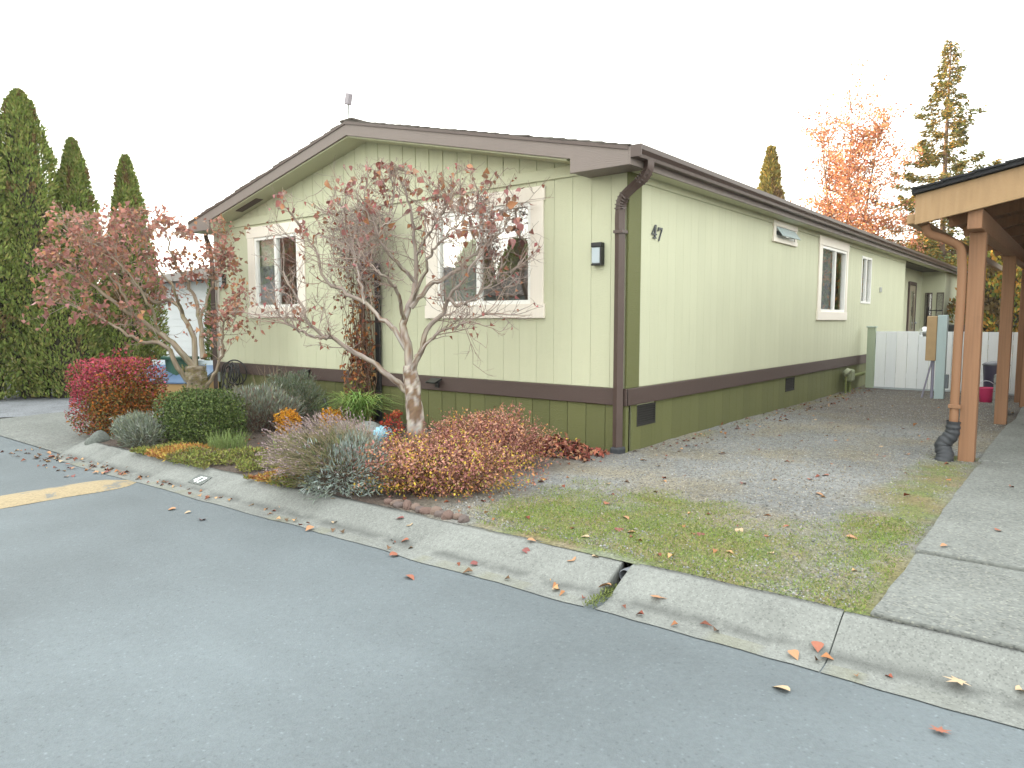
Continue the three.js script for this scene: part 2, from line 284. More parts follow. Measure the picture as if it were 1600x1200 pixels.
{
  const g = sheet(PX0, PX1, PZ0, PZ1, 0, 120, 180, padY), p = g.attributes.position, uv = g.attributes.uv;
  for (let i = 0; i < p.count; i++) { const x = p.getX(i), z = p.getZ(i), e = -3.26 - 0.034 * x - 0.44; if (z > -4.4) { const k = (z + 4.4) / (PZ1 + 4.4), w = -4.4 + (e + 4.4) * k; p.setZ(i, w); p.setY(i, padY(x, w) + (Math.min(0.137, padY(x, w)) - padY(x, w)) * Math.max(0, 1 - (e - w) / 0.12)); } }
  g.computeVertexNormals();
  for (let i = 0; i < p.count; i++) uv.setXY(i, (p.getX(i) - PX0) / (PX1 - PX0), (p.getZ(i) - PZ1) / (PZ0 - PZ1));
  struct(mesh('yard', g, std({ map: padMap, roughness: 1, bumpMap: (() => { const t = pitBump.clone(); t.repeat.set(14, 23); t.needsUpdate = true; return t; })(), bumpScale: 0.01 })));
}
struct(mesh('back_lot', sheet(-3.9, 40, -60, -17.4, 0.13, 8, 8), std({ map: tiled(earthMap, 4), roughness: 1 })));

/* ---------- the house ---------- */
const XR = -3.8, XL = -12, ZF = -6.6, XM = -7.9, RISE = 0.223;
const roofTop = (x) => 4.2 - RISE * Math.abs(x - XM);
const house = thing('manufactured_house', 'pale green single storey house with brown belt board and low gable roof', 'house');
// a siding plank: chamfered board standing on edge b, its top following t0..t1
function plankGeo(x0, x1, b, t0, t1, th = 0.014, ch = 0.004) {
  const pr = [[x0, -th], [x0, -ch], [x0 + ch, 0], [x1 - ch, 0], [x1, -ch], [x1, -th]], pos = [], top = (x) => t0 + (t1 - t0) * (x - x0) / (x1 - x0);
  const q = (a, b2, c, d) => pos.push(...a, ...b2, ...c, ...a, ...c, ...d);
  for (let i = 0; i < 5; i++) { const [xa, za] = pr[i], [xb, zb] = pr[i + 1]; q([xa, b, za], [xb, b, zb], [xb, top(xb), zb], [xa, top(xa), za]); }
  for (let i = 1; i < 5; i++) { const f = (k) => [pr[k][0], top(pr[k][0]), pr[k][1]], e = (k) => [pr[k][0], b, pr[k][1]]; pos.push(...f(0), ...f(i), ...f(i + 1), ...e(0), ...e(i + 1), ...e(i)); }
  const g = new THREE.BufferGeometry(); g.setAttribute('position', new THREE.Float32BufferAttribute(pos, 3)); return uvM(g);
}
const wallTones = [[0.53, 0.537, 0.388], [0.538, 0.545, 0.395], [0.524, 0.531, 0.383]].map((c) => painted(...c)), skirtTones = [[0.118, 0.124, 0.043], [0.125, 0.131, 0.046], [0.112, 0.118, 0.041]].map((c) => painted(...c, 0.7, 0.003));
const PITCH = 0.2455; let GAP = 0.003;
function siding(parent, name, x0, x1, y0, topFn, holes, tones, origin, pitch = PITCH) {
  let k = 0;
  const cuts = []; for (let i = Math.ceil((x0 - origin) / pitch); origin + i * pitch < x1; i++) cuts.push(origin + i * pitch);
  const edges = [x0, ...cuts, x1];
  for (let i = 0; i + 1 < edges.length; i++) {
    const a = edges[i] + (i ? GAP / 2 : 0), b = edges[i + 1] - (i + 2 < edges.length ? GAP / 2 : 0); if (b - a < 0.02) continue;
    const xs = [a, b]; for (const h of holes) for (const x of [h[0], h[1]]) if (x > a + 0.015 && x < b - 0.015) xs.push(x);
    xs.sort((p, q) => p - q);
    const mat = tones[(i * 7 + 3) % tones.length];
    for (let s = 0; s + 1 < xs.length; s++) {
      const l = xs[s], r = xs[s + 1], mid = (l + r) / 2, hit = holes.filter((h) => mid > h[0] && mid < h[1]).sort((p, q) => p[2] - q[2]);
      let y = y0;
      for (const h of hit) { if (h[2] - y > 0.02) mesh(name, plankGeo(l, r, y, h[2], h[2], 0.014, xs.length > 2 ? 0.001 : GAP * 0.6), mat, parent); y = h[3]; }
      if (topFn(mid) - y > 0.02) mesh(name, plankGeo(l, r, y, topFn(l), topFn(r), 0.014, xs.length > 2 ? 0.001 : GAP * 0.6), mat, parent);
      k++;
    }
  }
}
function backing(x0, x1, y0, tops, holes, depth) {
  const s = new THREE.Shape(); s.moveTo(x0, y0); s.lineTo(x1, y0); for (const [x, y] of tops) s.lineTo(x, y);
  for (const h of holes) { const p = new THREE.Path(); p.moveTo(h[0], h[2]); p.lineTo(h[0], h[3]); p.lineTo(h[1], h[3]); p.lineTo(h[1], h[2]); s.holes.push(p); }
  const g = new THREE.ExtrudeGeometry(s, { depth, bevelEnabled: false }); g.translate(0, 0, -depth - 0.0135); return uvM(g);
}
const HOLES_F = [[-6.55, -5.05, 1.75, 2.9], [-10.74, -9.55, 1.77, 2.9]];
const soffitY = (x) => roofTop(x) - 0.2;
const wallFront = mesh('front_wall', backing(XL, XR, 0.1, [[XR, soffitY(XR)], [XM, soffitY(XM)], [XL, soffitY(XL)]], HOLES_F, 0.1), painted(0.5, 0.51, 0.34), house);
wallFront.position.z = ZF;
siding(wallFront, 'siding_plank', XL + 0.1, XR - 0.012, 0.845, () => 3.115, HOLES_F, wallTones, -4.0);
GAP = 0.009; siding(wallFront, 'gable_plank', XL + 0.02, XM, 3.21, (x) => soffitY(x), [], wallTones, -4.0); siding(wallFront, 'gable_plank', XM + 0.003, XR - 0.012, 3.21, (x) => soffitY(x), [], wallTones, -4.0);
GAP = 0.006; siding(wallFront, 'skirt_plank', XL + 0.02, XR - 0.012, 0.08, () => 0.66, [], skirtTones, -4.05); GAP = 0.002;
const trimBoard = (g, m = M.trim, n = 'trim_board', par = house) => mesh(n, g, m, par);
trimBoard(box(XL - 0.02, XR + 0.012, 3.112, 3.235, ZF, ZF + 0.026, 0.006), wallTones[1], 'gable_band');
trimBoard(box(XL - 0.03, XR + 0.032, 0.66, 0.84, ZF, ZF + 0.032, 0.007), M.belt, 'belt_board');
trimBoard(box(XL - 0.01, XL + 0.09, 0.845, 3.1, ZF - 0.05, ZF + 0.02, 0.005), M.trim, 'corner_board');
// flank: the local x of the wall mesh runs from the street corner to the back, so it is turned a quarter
const LEN = 13.85, HOLES_S = [[4.35, 5.22, 2.8, 2.97], [6.74, 8.34, 1.72, 2.88], [9.55, 10.38, 1.92, 2.89]];
const wallSide = mesh('flank_wall', backing(-LEN, -0.02, 0.1, [[-0.02, 3.12], [-LEN, 3.12]], HOLES_S.map(([a, b, c, d]) => [-b, -a, c, d]), 0.1), painted(0.5, 0.51, 0.34), house);
wallSide.position.set(XR, 0, ZF); wallSide.rotation.y = Math.PI / 2;     // local +x now points to world -z, local +z to world +x
wallSide.scale.x = 1;
// rotation.y = 90 degrees sends local x to world -z: use positive local x instead
wallSide.geometry = backing(0.02, LEN, 0.1, [[LEN, 3.12], [0.02, 3.12]], HOLES_S, 0.1);
siding(wallSide, 'siding_plank', 0.262, LEN, 0.845, () => 3.115, HOLES_S, wallTones, 0.1, 0.2);
siding(wallSide, 'skirt_plank', 0.02, LEN, 0.06, () => 0.66, [[0.245, 0.665, 0.41, 0.641], [5.06, 5.5, 0.42, 0.64]], skirtTones, 0.1, 0.2455);
const sideBox = (a, b, y0, y1, d0, d1, r = 0.005) => box(XR + d0, XR + d1, y0, y1, ZF - b, ZF - a, r);
trimBoard(sideBox(-0.012, 0.25, 0.845, 3.1, -0.012, 0.02), skirtTones[1], 'corner_board');
trimBoard(sideBox(-0.03, LEN - 0.1, 0.66, 0.84, 0, 0.032, 0.007), M.belt, 'belt_board');
mesh('skirt_corner', box(XR - 0.03, XR + 0.012, 0.06, 0.658, ZF - 0.05, ZF + 0.008, 0.004), skirtTones[1], house);
// crawl-space vents
for (const [a, b, c, d] of [[0.245, 0.665, 0.41, 0.641], [5.06, 5.5, 0.42, 0.64]]) {
  const v = mesh('crawl_vent', [sideBox(a, b, c, c + 0.02, -0.01, 0.006, 0), sideBox(a, b, d - 0.02, d, -0.01, 0.006, 0), sideBox(a, a + 0.02, c + 0.021, d - 0.021, -0.01, 0.005, 0), sideBox(b - 0.02, b, c + 0.021, d - 0.021, -0.01, 0.005, 0)], M.mesh, house); mesh('vent_screen', sideBox(a + 0.015, b - 0.015, c + 0.015, d - 0.015, -0.014, -0.0125, 0), M.mesh, v);
  for (let i = 0; i < 7; i++) mesh('louvre', sideBox(a + 0.02, b - 0.02, c + 0.025 + i * (d - c - 0.05) / 7, c + 0.035 + i * (d - c - 0.05) / 7, -0.012, 0.0, 0), M.mesh, v);
}
// other outer walls close the house
mesh('rear_walls', [box(XL + 0.006, XL + 0.1, 0.05, 3.3, -29, ZF - 0.12), box(XL + 0.1, -4.4, 0.05, 3.2, -29, -28.9), box(-4.5, -4.4, 0.05, 3.1, -26.2, ZF - LEN)], wallTones[0], house);
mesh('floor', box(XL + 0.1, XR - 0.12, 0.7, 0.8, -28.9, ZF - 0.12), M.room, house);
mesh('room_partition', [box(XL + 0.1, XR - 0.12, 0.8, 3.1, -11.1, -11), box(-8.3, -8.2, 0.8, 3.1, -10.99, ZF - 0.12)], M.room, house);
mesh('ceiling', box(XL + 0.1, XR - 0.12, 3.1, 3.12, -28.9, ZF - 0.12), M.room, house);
// recessed entry at the back of the flank
mesh('entry_wall', [box(-4.4, -4.36, 0.08, 3.1, -26.2, ZF - LEN - 0.002), box(-4.36, -3.72, 0.08, 3.1, -26.3, -26.2), box(-3.8, -3.73, 0.08, 3.1, -28.9, -26.31)], wallTones[2], house);
mesh('flank_end', box(-4.4, XR - 0.005, 0.08, 3.1, ZF - LEN - 0.1, ZF - LEN + 0.001), wallTones[2], house);
{
  const d = mesh('entry_door', box(-4.36, -4.33, 0.55, 2.62, -25.05, -24.15, 0.006), painted(0.28, 0.24, 0.17), house);
  mesh('door_casing', [box(-4.36, -4.32, 0.5, 2.72, -25.17, -25.06), box(-4.36, -4.32, 0.5, 2.72, -24.14, -24.03), box(-4.36, -4.318, 2.63, 2.73, -25.06, -24.14)], M.belt, d);
  mesh('door_glass', box(-4.33, -4.322, 1.3, 2.45, -24.85, -24.35), M.glass, d); mesh('door_handle', new THREE.SphereGeometry(0.035, 10, 8).translate(-4.28, 1.5, -24.98), M.steel, d);
  for (const x of [-4.25, -3.93]) { const w = mesh('entry_window', [box(x, x + 0.2, 1.25, 2.45, -26.2, -26.17)], M.belt, house); mesh('pane', box(x + 0.02, x + 0.18, 1.28, 2.42, -26.17, -26.162), M.glass, w); }
  mesh('bracket_arm', [box(-4.1, -3.72, 1.87, 1.9, -25.9, -25.87), box(-4.1, -4.07, 1.72, 2.0, -25.9, -25.87)], M.black, house);
  mesh('entry_post', box(-3.76, -3.66, 0.1, 3.08, -28.95, -28.85), M.belt, house);
}
// roof
{
  const s = new THREE.Shape(); const e = 4.3;
  s.moveTo(XM - e, roofTop(XM - e) - 0.14); s.lineTo(XM, roofTop(XM) - 0.16); s.lineTo(XM + e, roofTop(XM + e) - 0.14); s.lineTo(XM + e, roofTop(XM + e) - 0.012); s.lineTo(XM, roofTop(XM) - 0.012); s.lineTo(XM - e, roofTop(XM - e) - 0.012);
  const g = new THREE.ExtrudeGeometry(s, { depth: 22.9, bevelEnabled: false }); g.translate(0, 0, -29.2);
  const roof = mesh('roof', uvM(g), M.shingle, house);
  const ang = Math.atan(RISE), L = e / Math.cos(ang);
  for (const sd of [-1, 1]) for (let i = 0; i < 28; i++) {
    const t = (i + 0.5) / 28 * L, w = L / 28 + 0.03, cg = new THREE.BoxGeometry(w, 0.016, 23.02); cg.rotateZ(-sd * (ang - 0.07)); cg.translate(XM + sd * t * Math.cos(ang), roofTop(XM) - t * Math.sin(ang) + 0.006 + (R() - 0.5) * 0.005, -17.75 + (R() - 0.5) * 0.03);
    mesh('shingle_course', uvM(cg), M.shingle, roof);
  }
  mesh('ridge_cap', [box(XM - 0.13, XM + 0.13, 4.2, 4.235, -29.2, -6.24, 0.012)], M.shingle, roof);
  // rake boards and soffit of the front overhang
  for (const sd of [-1, 1]) {
    const rs = new THREE.Shape(), x1 = XM + sd * 4.3; rs.moveTo(XM, roofTop(XM)); rs.lineTo(x1, roofTop(x1)); rs.lineTo(x1, roofTop(x1) - 0.17); rs.lineTo(XM + sd * 3.62, roofTop(x1) - 0.17); rs.lineTo(XM + sd * 3.62, roofTop(XM + sd * 3.62) - 0.175); rs.lineTo(XM, roofTop(XM) - 0.175);
    const rg = new THREE.ExtrudeGeometry(rs, { depth: 0.028, bevelEnabled: true, bevelSize: 0.003, bevelThickness: 0.003, bevelSegments: 1 }); rg.translate(0, -0.004, -6.272);
    mesh('rake_board', uvM(rg), M.fascia, house);
    const ds = new THREE.Shape(); ds.moveTo(XM, roofTop(XM) + 0.002); ds.lineTo(x1, roofTop(x1) + 0.002); ds.lineTo(x1, roofTop(x1) - 0.032); ds.lineTo(XM, roofTop(XM) - 0.032);
    const dg = new THREE.ExtrudeGeometry(ds, { depth: 0.012, bevelEnabled: false }); dg.translate(0, -0.004, -6.24); mesh('drip_edge', uvM(dg), M.gutter, house);
    const sg = new THREE.BoxGeometry(3.55 / Math.cos(ang), 0.02, 0.33); sg.rotateZ(-sd * ang); sg.translate(XM + sd * 1.78, roofTop(XM + sd * 1.78) - 0.19, -6.436); mesh('soffit', uvM(sg), M.soffit, house);
    const bx = sd > 0 ? [XM + 3.62, XM + 4.3] : [XM - 4.3, XM - 3.62]; mesh('eave_end', box(XM + sd * 3.62 - 0.012, XM + sd * 3.62 + 0.012, 3.092, 3.24, -6.598, -6.275), M.soffit, house); mesh('eave_return', box(bx[0], bx[1], roofTop(x1) - 0.17, roofTop(x1) - 0.15, -6.6, -6.273), sd > 0 ? M.fascia : M.soffit, house);
  }
  const vg = new THREE.BoxGeometry(0.62, 0.012, 0.12); vg.rotateZ(ang); vg.translate(-10.6, roofTop(-10.6) - 0.204, -6.43); mesh('soffit_vent', uvM(vg), M.belt, house);
  mesh('eave_soffit', box(XR + 0.002, -3.6, 3.075, 3.09, -29.1, -6.6), M.soffit, house);
  mesh('eave_frieze', box(XR, XR + 0.02, 3.0, 3.074, ZF - LEN, ZF - 0.26), wallTones[0], house);
  mesh('eave_fascia', [box(-3.6, -3.578, 3.065, 3.232, -29.2, -6.245), box(-12.222, -12.2, 3.065, 3.232, -29.2, -6.245)], M.fascia, house);
  const gp = [[0, 0], [0.075, 0], [0.082, 0.03], [0.112, 0.065], [0.118, 0.11], [0.105, 0.113], [0.1, 0.072], [0.07, 0.04], [0.064, 0.012], [0.008, 0.012], [0.008, 0.118], [0, 0.118]];
  const gs = new THREE.Shape(); gp.forEach(([x, y], i) => (i ? gs.lineTo(x, y) : gs.moveTo(x, y))); const gg = new THREE.ExtrudeGeometry(gs, { depth: 22.95, bevelEnabled: false }); gg.translate(-3.576, 3.13, -29.2);
  const gut = mesh('gutter', [uvM(gg), box(-3.577, -3.46, 3.13, 3.245, -6.252, -6.243)], M.gutter, house);
  // downspouts: square pipe with ribbed elbows
  const pipe = (name, pts, w, parent, m = M.gutter) => {
    const f = new Faces(), cv = spline(pts, 60); f.tube(cv, w * 0.707, w * 0.707, [1, 1, 1], 4);
    const g = f.geo(); g.deleteAttribute('color'); return mesh(name, uvM(g), m, parent);
  };
  const dp = pipe('downspout', [[-3.845, 0.2, -6.52], [-3.845, 1.2, -6.52], [-3.845, 2.3, -6.52], [-3.845, 2.68, -6.52], [-3.82, 2.8, -6.52], [-3.7, 2.9, -6.52], [-3.57, 2.98, -6.51], [-3.525, 3.06, -6.51], [-3.52, 3.14, -6.51]], 0.075, house);
  for (const [x, y, a] of [[-3.842, 2.7, 0], [-3.838, 2.73, -0.2], [-3.83, 2.76, -0.4], [-3.815, 2.79, -0.6], [-3.795, 2.82, -0.8], [-3.62, 2.95, -0.8], [-3.595, 2.968, -0.7], [-3.57, 2.99, -0.55], [-3.55, 3.015, -0.35], [-3.535, 3.045, -0.2]]) { const r = new THREE.BoxGeometry(0.09, 0.012, 0.09); r.rotateZ(a); r.translate(x, y, -6.515); mesh('elbow_rib', uvM(r), M.gutter, dp); }
  mesh('pipe_strap', [box(-3.9, -3.79, 2.45, 2.48, -6.6, -6.472), ], M.gutter, dp); mesh('pipe_shoe', box(-3.905, -3.785, 0.13, 0.23, -6.6, -6.46, 0.02), M.rubber, dp);
  pipe('downspout', [[-11.99, 0.3, -6.52], [-11.99, 1.5, -6.52], [-11.99, 2.7, -6.52], [-12.05, 2.85, -6.52], [-12.14, 3.0, -6.52], [-12.15, 3.1, -6.52]], 0.07, house);
}
// windows: frame > panes, casings, sill
function windowOn(place, outer, glass, mull, opts = {}) {          // place(x0,x1,y0,y1,d0,d1) gives a box on the wall
  const [a, b, c, d] = outer, [ga, gb, gc, gd] = glass, f = 0.045;
  const w = mesh('window', [place(ga, gb, gc, gc + f, -0.05, 0.012), place(ga, gb, gd - f, gd, -0.05, 0.012), place(ga, ga + f, gc + f, gd - f, -0.05, 0.011), place(gb - f, gb, gc + f, gd - f, -0.05, 0.011)], M.vinyl, house);
  if (opts.casing !== false) {
    mesh('head_casing', place(a - 0.02, b + 0.02, gd, d, 0, 0.03, 0.005), M.trim, w); mesh('sill', place(a - 0.02, b + 0.02, c, gc, 0, 0.034, 0.005), M.trim, w);
    mesh('side_casing', place(a, ga, gc, gd, 0, 0.026, 0.004), M.trim, w); mesh('side_casing', place(gb, b, gc, gd, 0, 0.026, 0.004), M.trim, w);
  }
  if (mull !== undefined) {
    mesh('mullion', place(mull - 0.03, mull + 0.03, gc + f, gd - f, -0.04, 0.008), M.vinyl, w);
    mesh('pane', place(ga + f, mull - 0.03, gc + f, gd - f, -0.022, -0.02), M.glass, w); mesh('pane', place(mull + 0.03, gb - f, gc + f, gd - f, -0.03, -0.028), M.glass, w);
    if (opts.screen) { const s = opts.screen > 0 ? [mull + 0.03, gb - f] : [ga + f, mull - 0.03]; mesh('insect_screen', place(s[0], s[1], gc + f, gc + f + (gd - gc - 2 * f) * (opts.screenTo ?? 1), -0.06, -0.058), M.insect, w); }
    if (opts.blind) { const s = opts.blind > 0 ? [mull + 0.03, gb - f] : [ga + f, mull - 0.03]; mesh('roller_blind', place(s[0], s[1], gd - f - (gd - gc) * (opts.blindTo ?? 0.5), gd - f, -0.09, -0.085), M.blind, w); }
  } else mesh('pane', place(ga + f, gb - f, gc + f, gd - f, -0.022, -0.02), M.glass, w);
  return w;
}
const onFront = (x0, x1, y0, y1, d0, d1, r) => box(x0, x1, y0, y1, ZF + d0, ZF + d1, r);
const onSide = (a, b, y0, y1, d0, d1, r) => box(XR + d0, XR + d1, y0, y1, ZF - b, ZF - a, r);
windowOn(onFront, [-6.75, -4.87, 1.585, 3.06], HOLES_F[0], -5.86, { screen: -1, screenTo: 0.42, blind: -1, blindTo: 0.62 }).userData.label = 'wide white framed sliding window on the house front';
windowOn(onFront, [-10.93, -9.37, 1.605, 3.075], HOLES_F[1], -10.16, { screen: -1, screenTo: 0.6, blind: -1, blindTo: 0.4 }).userData.label = 'white framed sliding window near the left corner';
windowOn(onSide, [6.56, 8.44, 1.57, 3.04], HOLES_S[1], 7.62, { screen: -1, screenTo: 1 }).userData.label = 'tall white framed window on the flank';
windowOn(onSide, [9.5, 10.43, 1.88, 2.93], HOLES_S[2], 9.95, { casing: false, screen: -1 });
{ // small awning window with its sash pushed open
  const w = windowOn(onSide, [4.26, 5.31, 2.735, 3.05], HOLES_S[0], undefined, {}), g = new THREE.BoxGeometry(0.012, 0.17, 0.82); g.translate(0, -0.085, 0); g.rotateZ(0.62); g.translate(XR + 0.02, 2.96, ZF - 4.785);
  mesh('awning_sash', uvM(g), std({ color: C(0.6, 0.7, 0.75), roughness: 0.08, metalness: 0.2 }), w);
}
mesh('meter_box', box(XR, XR + 0.03, 2.2, 2.31, -17.93, -17.8, 0.006), M.steel, house);
mesh('service_pipe', [new THREE.CylinderGeometry(0.035, 0.035, 1.4, 10).rotateX(Math.PI / 2).translate(-3.72, 0.46, -15.9), new THREE.CylinderGeometry(0.03, 0.03, 0.45, 10).translate(-3.72, 0.27, -15.2)], M.skirt, house);
{ // gas meter on the skirt
  const t = thing('gas_meter', 'olive painted gas meter and pipes low on the house flank', 'gas meter', [-3.66, 0, -14.95]);
  mesh('meter_body', new RoundedBoxGeometry(0.16, 0.24, 0.3, 3, 0.05).translate(0, 0.5, 0), painted(0.2, 0.22, 0.13), t); mesh('regulator', new THREE.CylinderGeometry(0.07, 0.09, 0.08, 14).rotateZ(0.9).translate(0.02, 0.58, 0.26), painted(0.28, 0.3, 0.2), t);
  mesh('riser_pipe', [new THREE.CylinderGeometry(0.02, 0.02, 0.5, 8).translate(0, 0.27, -0.08), new THREE.CylinderGeometry(0.02, 0.02, 0.5, 8).translate(0, 0.3, 0.22)], M.skirt, t);
}
const font = await new FontLoader().loadAsync('fonts/droid/droid_serif_bold.typeface.json');
{ // 47 on the flank
  const t = thing('house_number', 'black metal numerals 47 on the pale green flank near the downspout', 'number', [XR + 0.004, 2.43, -7.09], Math.PI / 2);
  let x = 0; for (const ch of '47') { const g = new TextGeometry(ch, { font, size: 0.15, depth: 0.012, curveSegments: 5 }); g.applyMatrix4(new THREE.Matrix4().makeShear(0, 0, 0.12, 0, 0, 0)); g.translate(x, ch === '4' ? 0.02 : 0, 0); mesh('numeral', g, std({ color: C(0.05, 0.055, 0.06), roughness: 0.5 }), t); x += 0.125; }
}
function wallLamp(label, x, y) {
  const t = thing('wall_lamp', label, 'lamp', [x, y, ZF + 0.001]);
  mesh('housing', [box(-0.065, 0.065, 0, 0.24, 0, 0.03, 0.01), box(-0.065, 0.065, 0.19, 0.24, 0.0301, 0.075, 0.008), box(-0.065, 0.065, 0.0, 0.02, 0.0301, 0.07, 0.006), box(0.045, 0.065, 0.0201, 0.1899, 0.0301, 0.07)], M.black, t);
  mesh('lens', box(-0.06, 0.044, 0.021, 0.189, 0.031, 0.066, 0.008), std({ color: C(0.42, 0.48, 0.52), roughness: 0.15 }), t);
}
wallLamp('small black lamp with pale lens right of the wide window', -4.14, 2.14); wallLamp('small black lamp with pale lens at the left corner of the house', -11.73, 2.12);
for (const [x, l] of [[-9.33, 'little black solar lamp on the brown belt board left of the vine'], [-6.54, 'little black solar lamp on the brown belt board right of the tree trunk']]) {
  const t = thing('solar_lamp', l, 'lamp', [x, 0.76, ZF + 0.033]); mesh('bracket', box(-0.03, 0.03, -0.06, 0.02, 0, 0.03, 0.006), M.black, t);
  const g = new THREE.BoxGeometry(0.17, 0.02, 0.13); g.rotateX(0.35); g.translate(0, 0.03, 0.08); mesh('lamp_head', uvM(g), M.black, t);
}
{ // sensor on a thin mast at the ridge
  const t = thing('weather_sensor', 'small grey box on a thin mast at the roof ridge', 'sensor', [XM, 4.2, -6.3]); mesh('mast', new THREE.CylinderGeometry(0.009, 0.009, 0.3, 6).translate(0, 0.13, 0), M.black, t);
  const g = new RoundedBoxGeometry(0.09, 0.15, 0.07, 2, 0.015); g.rotateZ(-0.3); g.translate(0, 0.3, 0); mesh('sensor_body', g, std({ color: C(0.3, 0.27, 0.3), roughness: 0.6 }), t);
}
{ // black hose hung in loops at the left corner
  const t = thing('garden_hose', 'coiled black hose heaped against the brown board at the left corner', 'hose', [-11.35, 0.62, -6.42]);
  for (let i = 0; i < 8; i++) { const g = new THREE.TorusGeometry(rr(0.15, 0.24), 0.012, 6, 30); g.rotateY(rr(-0.5, 0.5)); g.rotateX(rr(-0.35, 0.35)); g.translate(rr(-0.08, 0.3), rr(-0.06, 0.08), rr(-0.06, 0.08)); mesh('hose_loop', g, M.black, t); }
}

/* ---------- carport on the right ---------- */
{
  const t = thing('carport', 'brown timber carport with tan fascia and black roof edge', 'carport');
  const yb = (x) => 2.48 + 0.2 * Math.min(x + 1.42, 4.62 - (x + 1.42) + 1.8), apex = 1.8, yTop = (x) => 2.77 + 0.2 * (apex + 1.42 - Math.abs(x - apex));
  for (const sd of [-1, 1]) {
    const x1 = apex + sd * 3.22, s = new THREE.Shape(); s.moveTo(apex, yTop(apex)); s.lineTo(x1, yTop(x1)); s.lineTo(x1, yTop(x1) - 0.28); s.lineTo(apex, yTop(apex) - 0.28);
    const g = new THREE.ExtrudeGeometry(s, { depth: 0.035, bevelEnabled: true, bevelSize: 0.003, bevelThickness: 0.003, bevelSegments: 1 }); g.translate(0, 0, -8.04); mesh('fascia_board', uvM(g), M.woodTan, t);
    const rs = new THREE.Shape(); rs.moveTo(apex, yTop(apex) + 0.012); rs.lineTo(x1 - sd * -0.03, yTop(x1) + 0.006); rs.lineTo(x1 + sd * 0.03, yTop(x1) + 0.05); rs.lineTo(apex, yTop(apex) + 0.056);
    const rg = new THREE.ExtrudeGeometry(rs, { depth: 8.7, bevelEnabled: false }); rg.translate(0, 0, -16.65); mesh('roof_panel', uvM(rg), M.tar, t);
    for (let i = 0; i < 12; i++) { const xx = apex + sd * (0.15 + i * 0.267), g2 = new THREE.BoxGeometry(0.262, 0.02, 8.5); g2.rotateZ(-sd * 0.197); g2.translate(xx, yTop(xx) - 0.02, -12.3); mesh('roof_plank', uvM(g2), M.woodDark, t); }
    for (let i = 0; i < 7; i++) { const z = -8.5 - i * 1.2, g3 = new THREE.BoxGeometry(3.2, 0.12, 0.05); g3.rotateZ(-sd * 0.197); g3.translate(apex + sd * 1.6, yTop(apex + sd * 1.6) - 0.095, z); mesh('rafter', uvM(g3), M.woodDark, t); }
    for (let i = 0; i < 13; i++) { const xx = apex + sd * (i + 0.5) * 0.25, g4 = new THREE.BoxGeometry(0.27, 0.016, 0.12); g4.rotateZ(-sd * 0.15); g4.translate(xx, yTop(xx) + 0.058, -7.985); mesh('shingle_edge', uvM(g4), M.tar, t); }
  }
  for (const x of [-0.93, 4.5]) {
    mesh('beam', box(x - 0.06, x + 0.06, 2.415, 2.605, -16.3, -8.06, 0.008), M.wood, t);
    for (const z of [-8.42, -11.75, -14.9]) mesh('post', box(x - 0.07, x + 0.07, 0.1, 2.414, z - 0.07, z + 0.07, 0.008), M.wood, t);
  }
  const f = new Faces(); f.tube(spline([[-1.36, 2.5, -8.2], [-1.33, 2.42, -8.22], [-1.2, 2.36, -8.28], [-1.08, 2.28, -8.34], [-1.05, 2.1, -8.36], [-1.05, 1.3, -8.36], [-1.05, 0.48, -8.36]], 50), 0.042, 0.042, [1, 1, 1], 10);
  const pg = f.geo(); pg.deleteAttribute('color'); const ds = mesh('downspout', pg, M.wood, t);
  mesh('pipe_strap', box(-1.1, -0.99, 0.68, 0.72, -8.41, -8.31, 0.004), M.wood, ds);
  const h = new Faces(), hp = spline([[-1.05, 0.55, -8.36], [-1.06, 0.42, -8.36], [-1.13, 0.3, -8.34], [-1.1, 0.2, -8.3], [-1.12, 0.1, -8.25]], 40); h.tube(hp, 0, 0, [1, 1, 1], 12, hp.map((_, i) => (0.06 + 0.022 * i / 40) + (i % 4 < 2 ? 0.006 : 0)));
  const hg = h.geo(); hg.deleteAttribute('color'); mesh('drain_boot', hg, M.rubber, ds);
  mesh('gutter', [box(-1.5, -1.425, 2.5, 2.6, -16.6, -8.05, 0.01)], M.woodTan, t);
  // plywood store at the back
  mesh('store_wall', [box(-0.86, 4.6, 0.17, 2.7, -14.1, -14.04), box(-0.88, -0.82, 0.17, 2.5, -16.4, -14.101)], M.woodDark, t);
  for (let i = 0; i < 12; i++) mesh('store_plank', box(-0.86 + i * 0.45, -0.86 + i * 0.45 + 0.435, 0.17, 2.75, -14.039, -14.02, 0.004), M.wood, t);
}

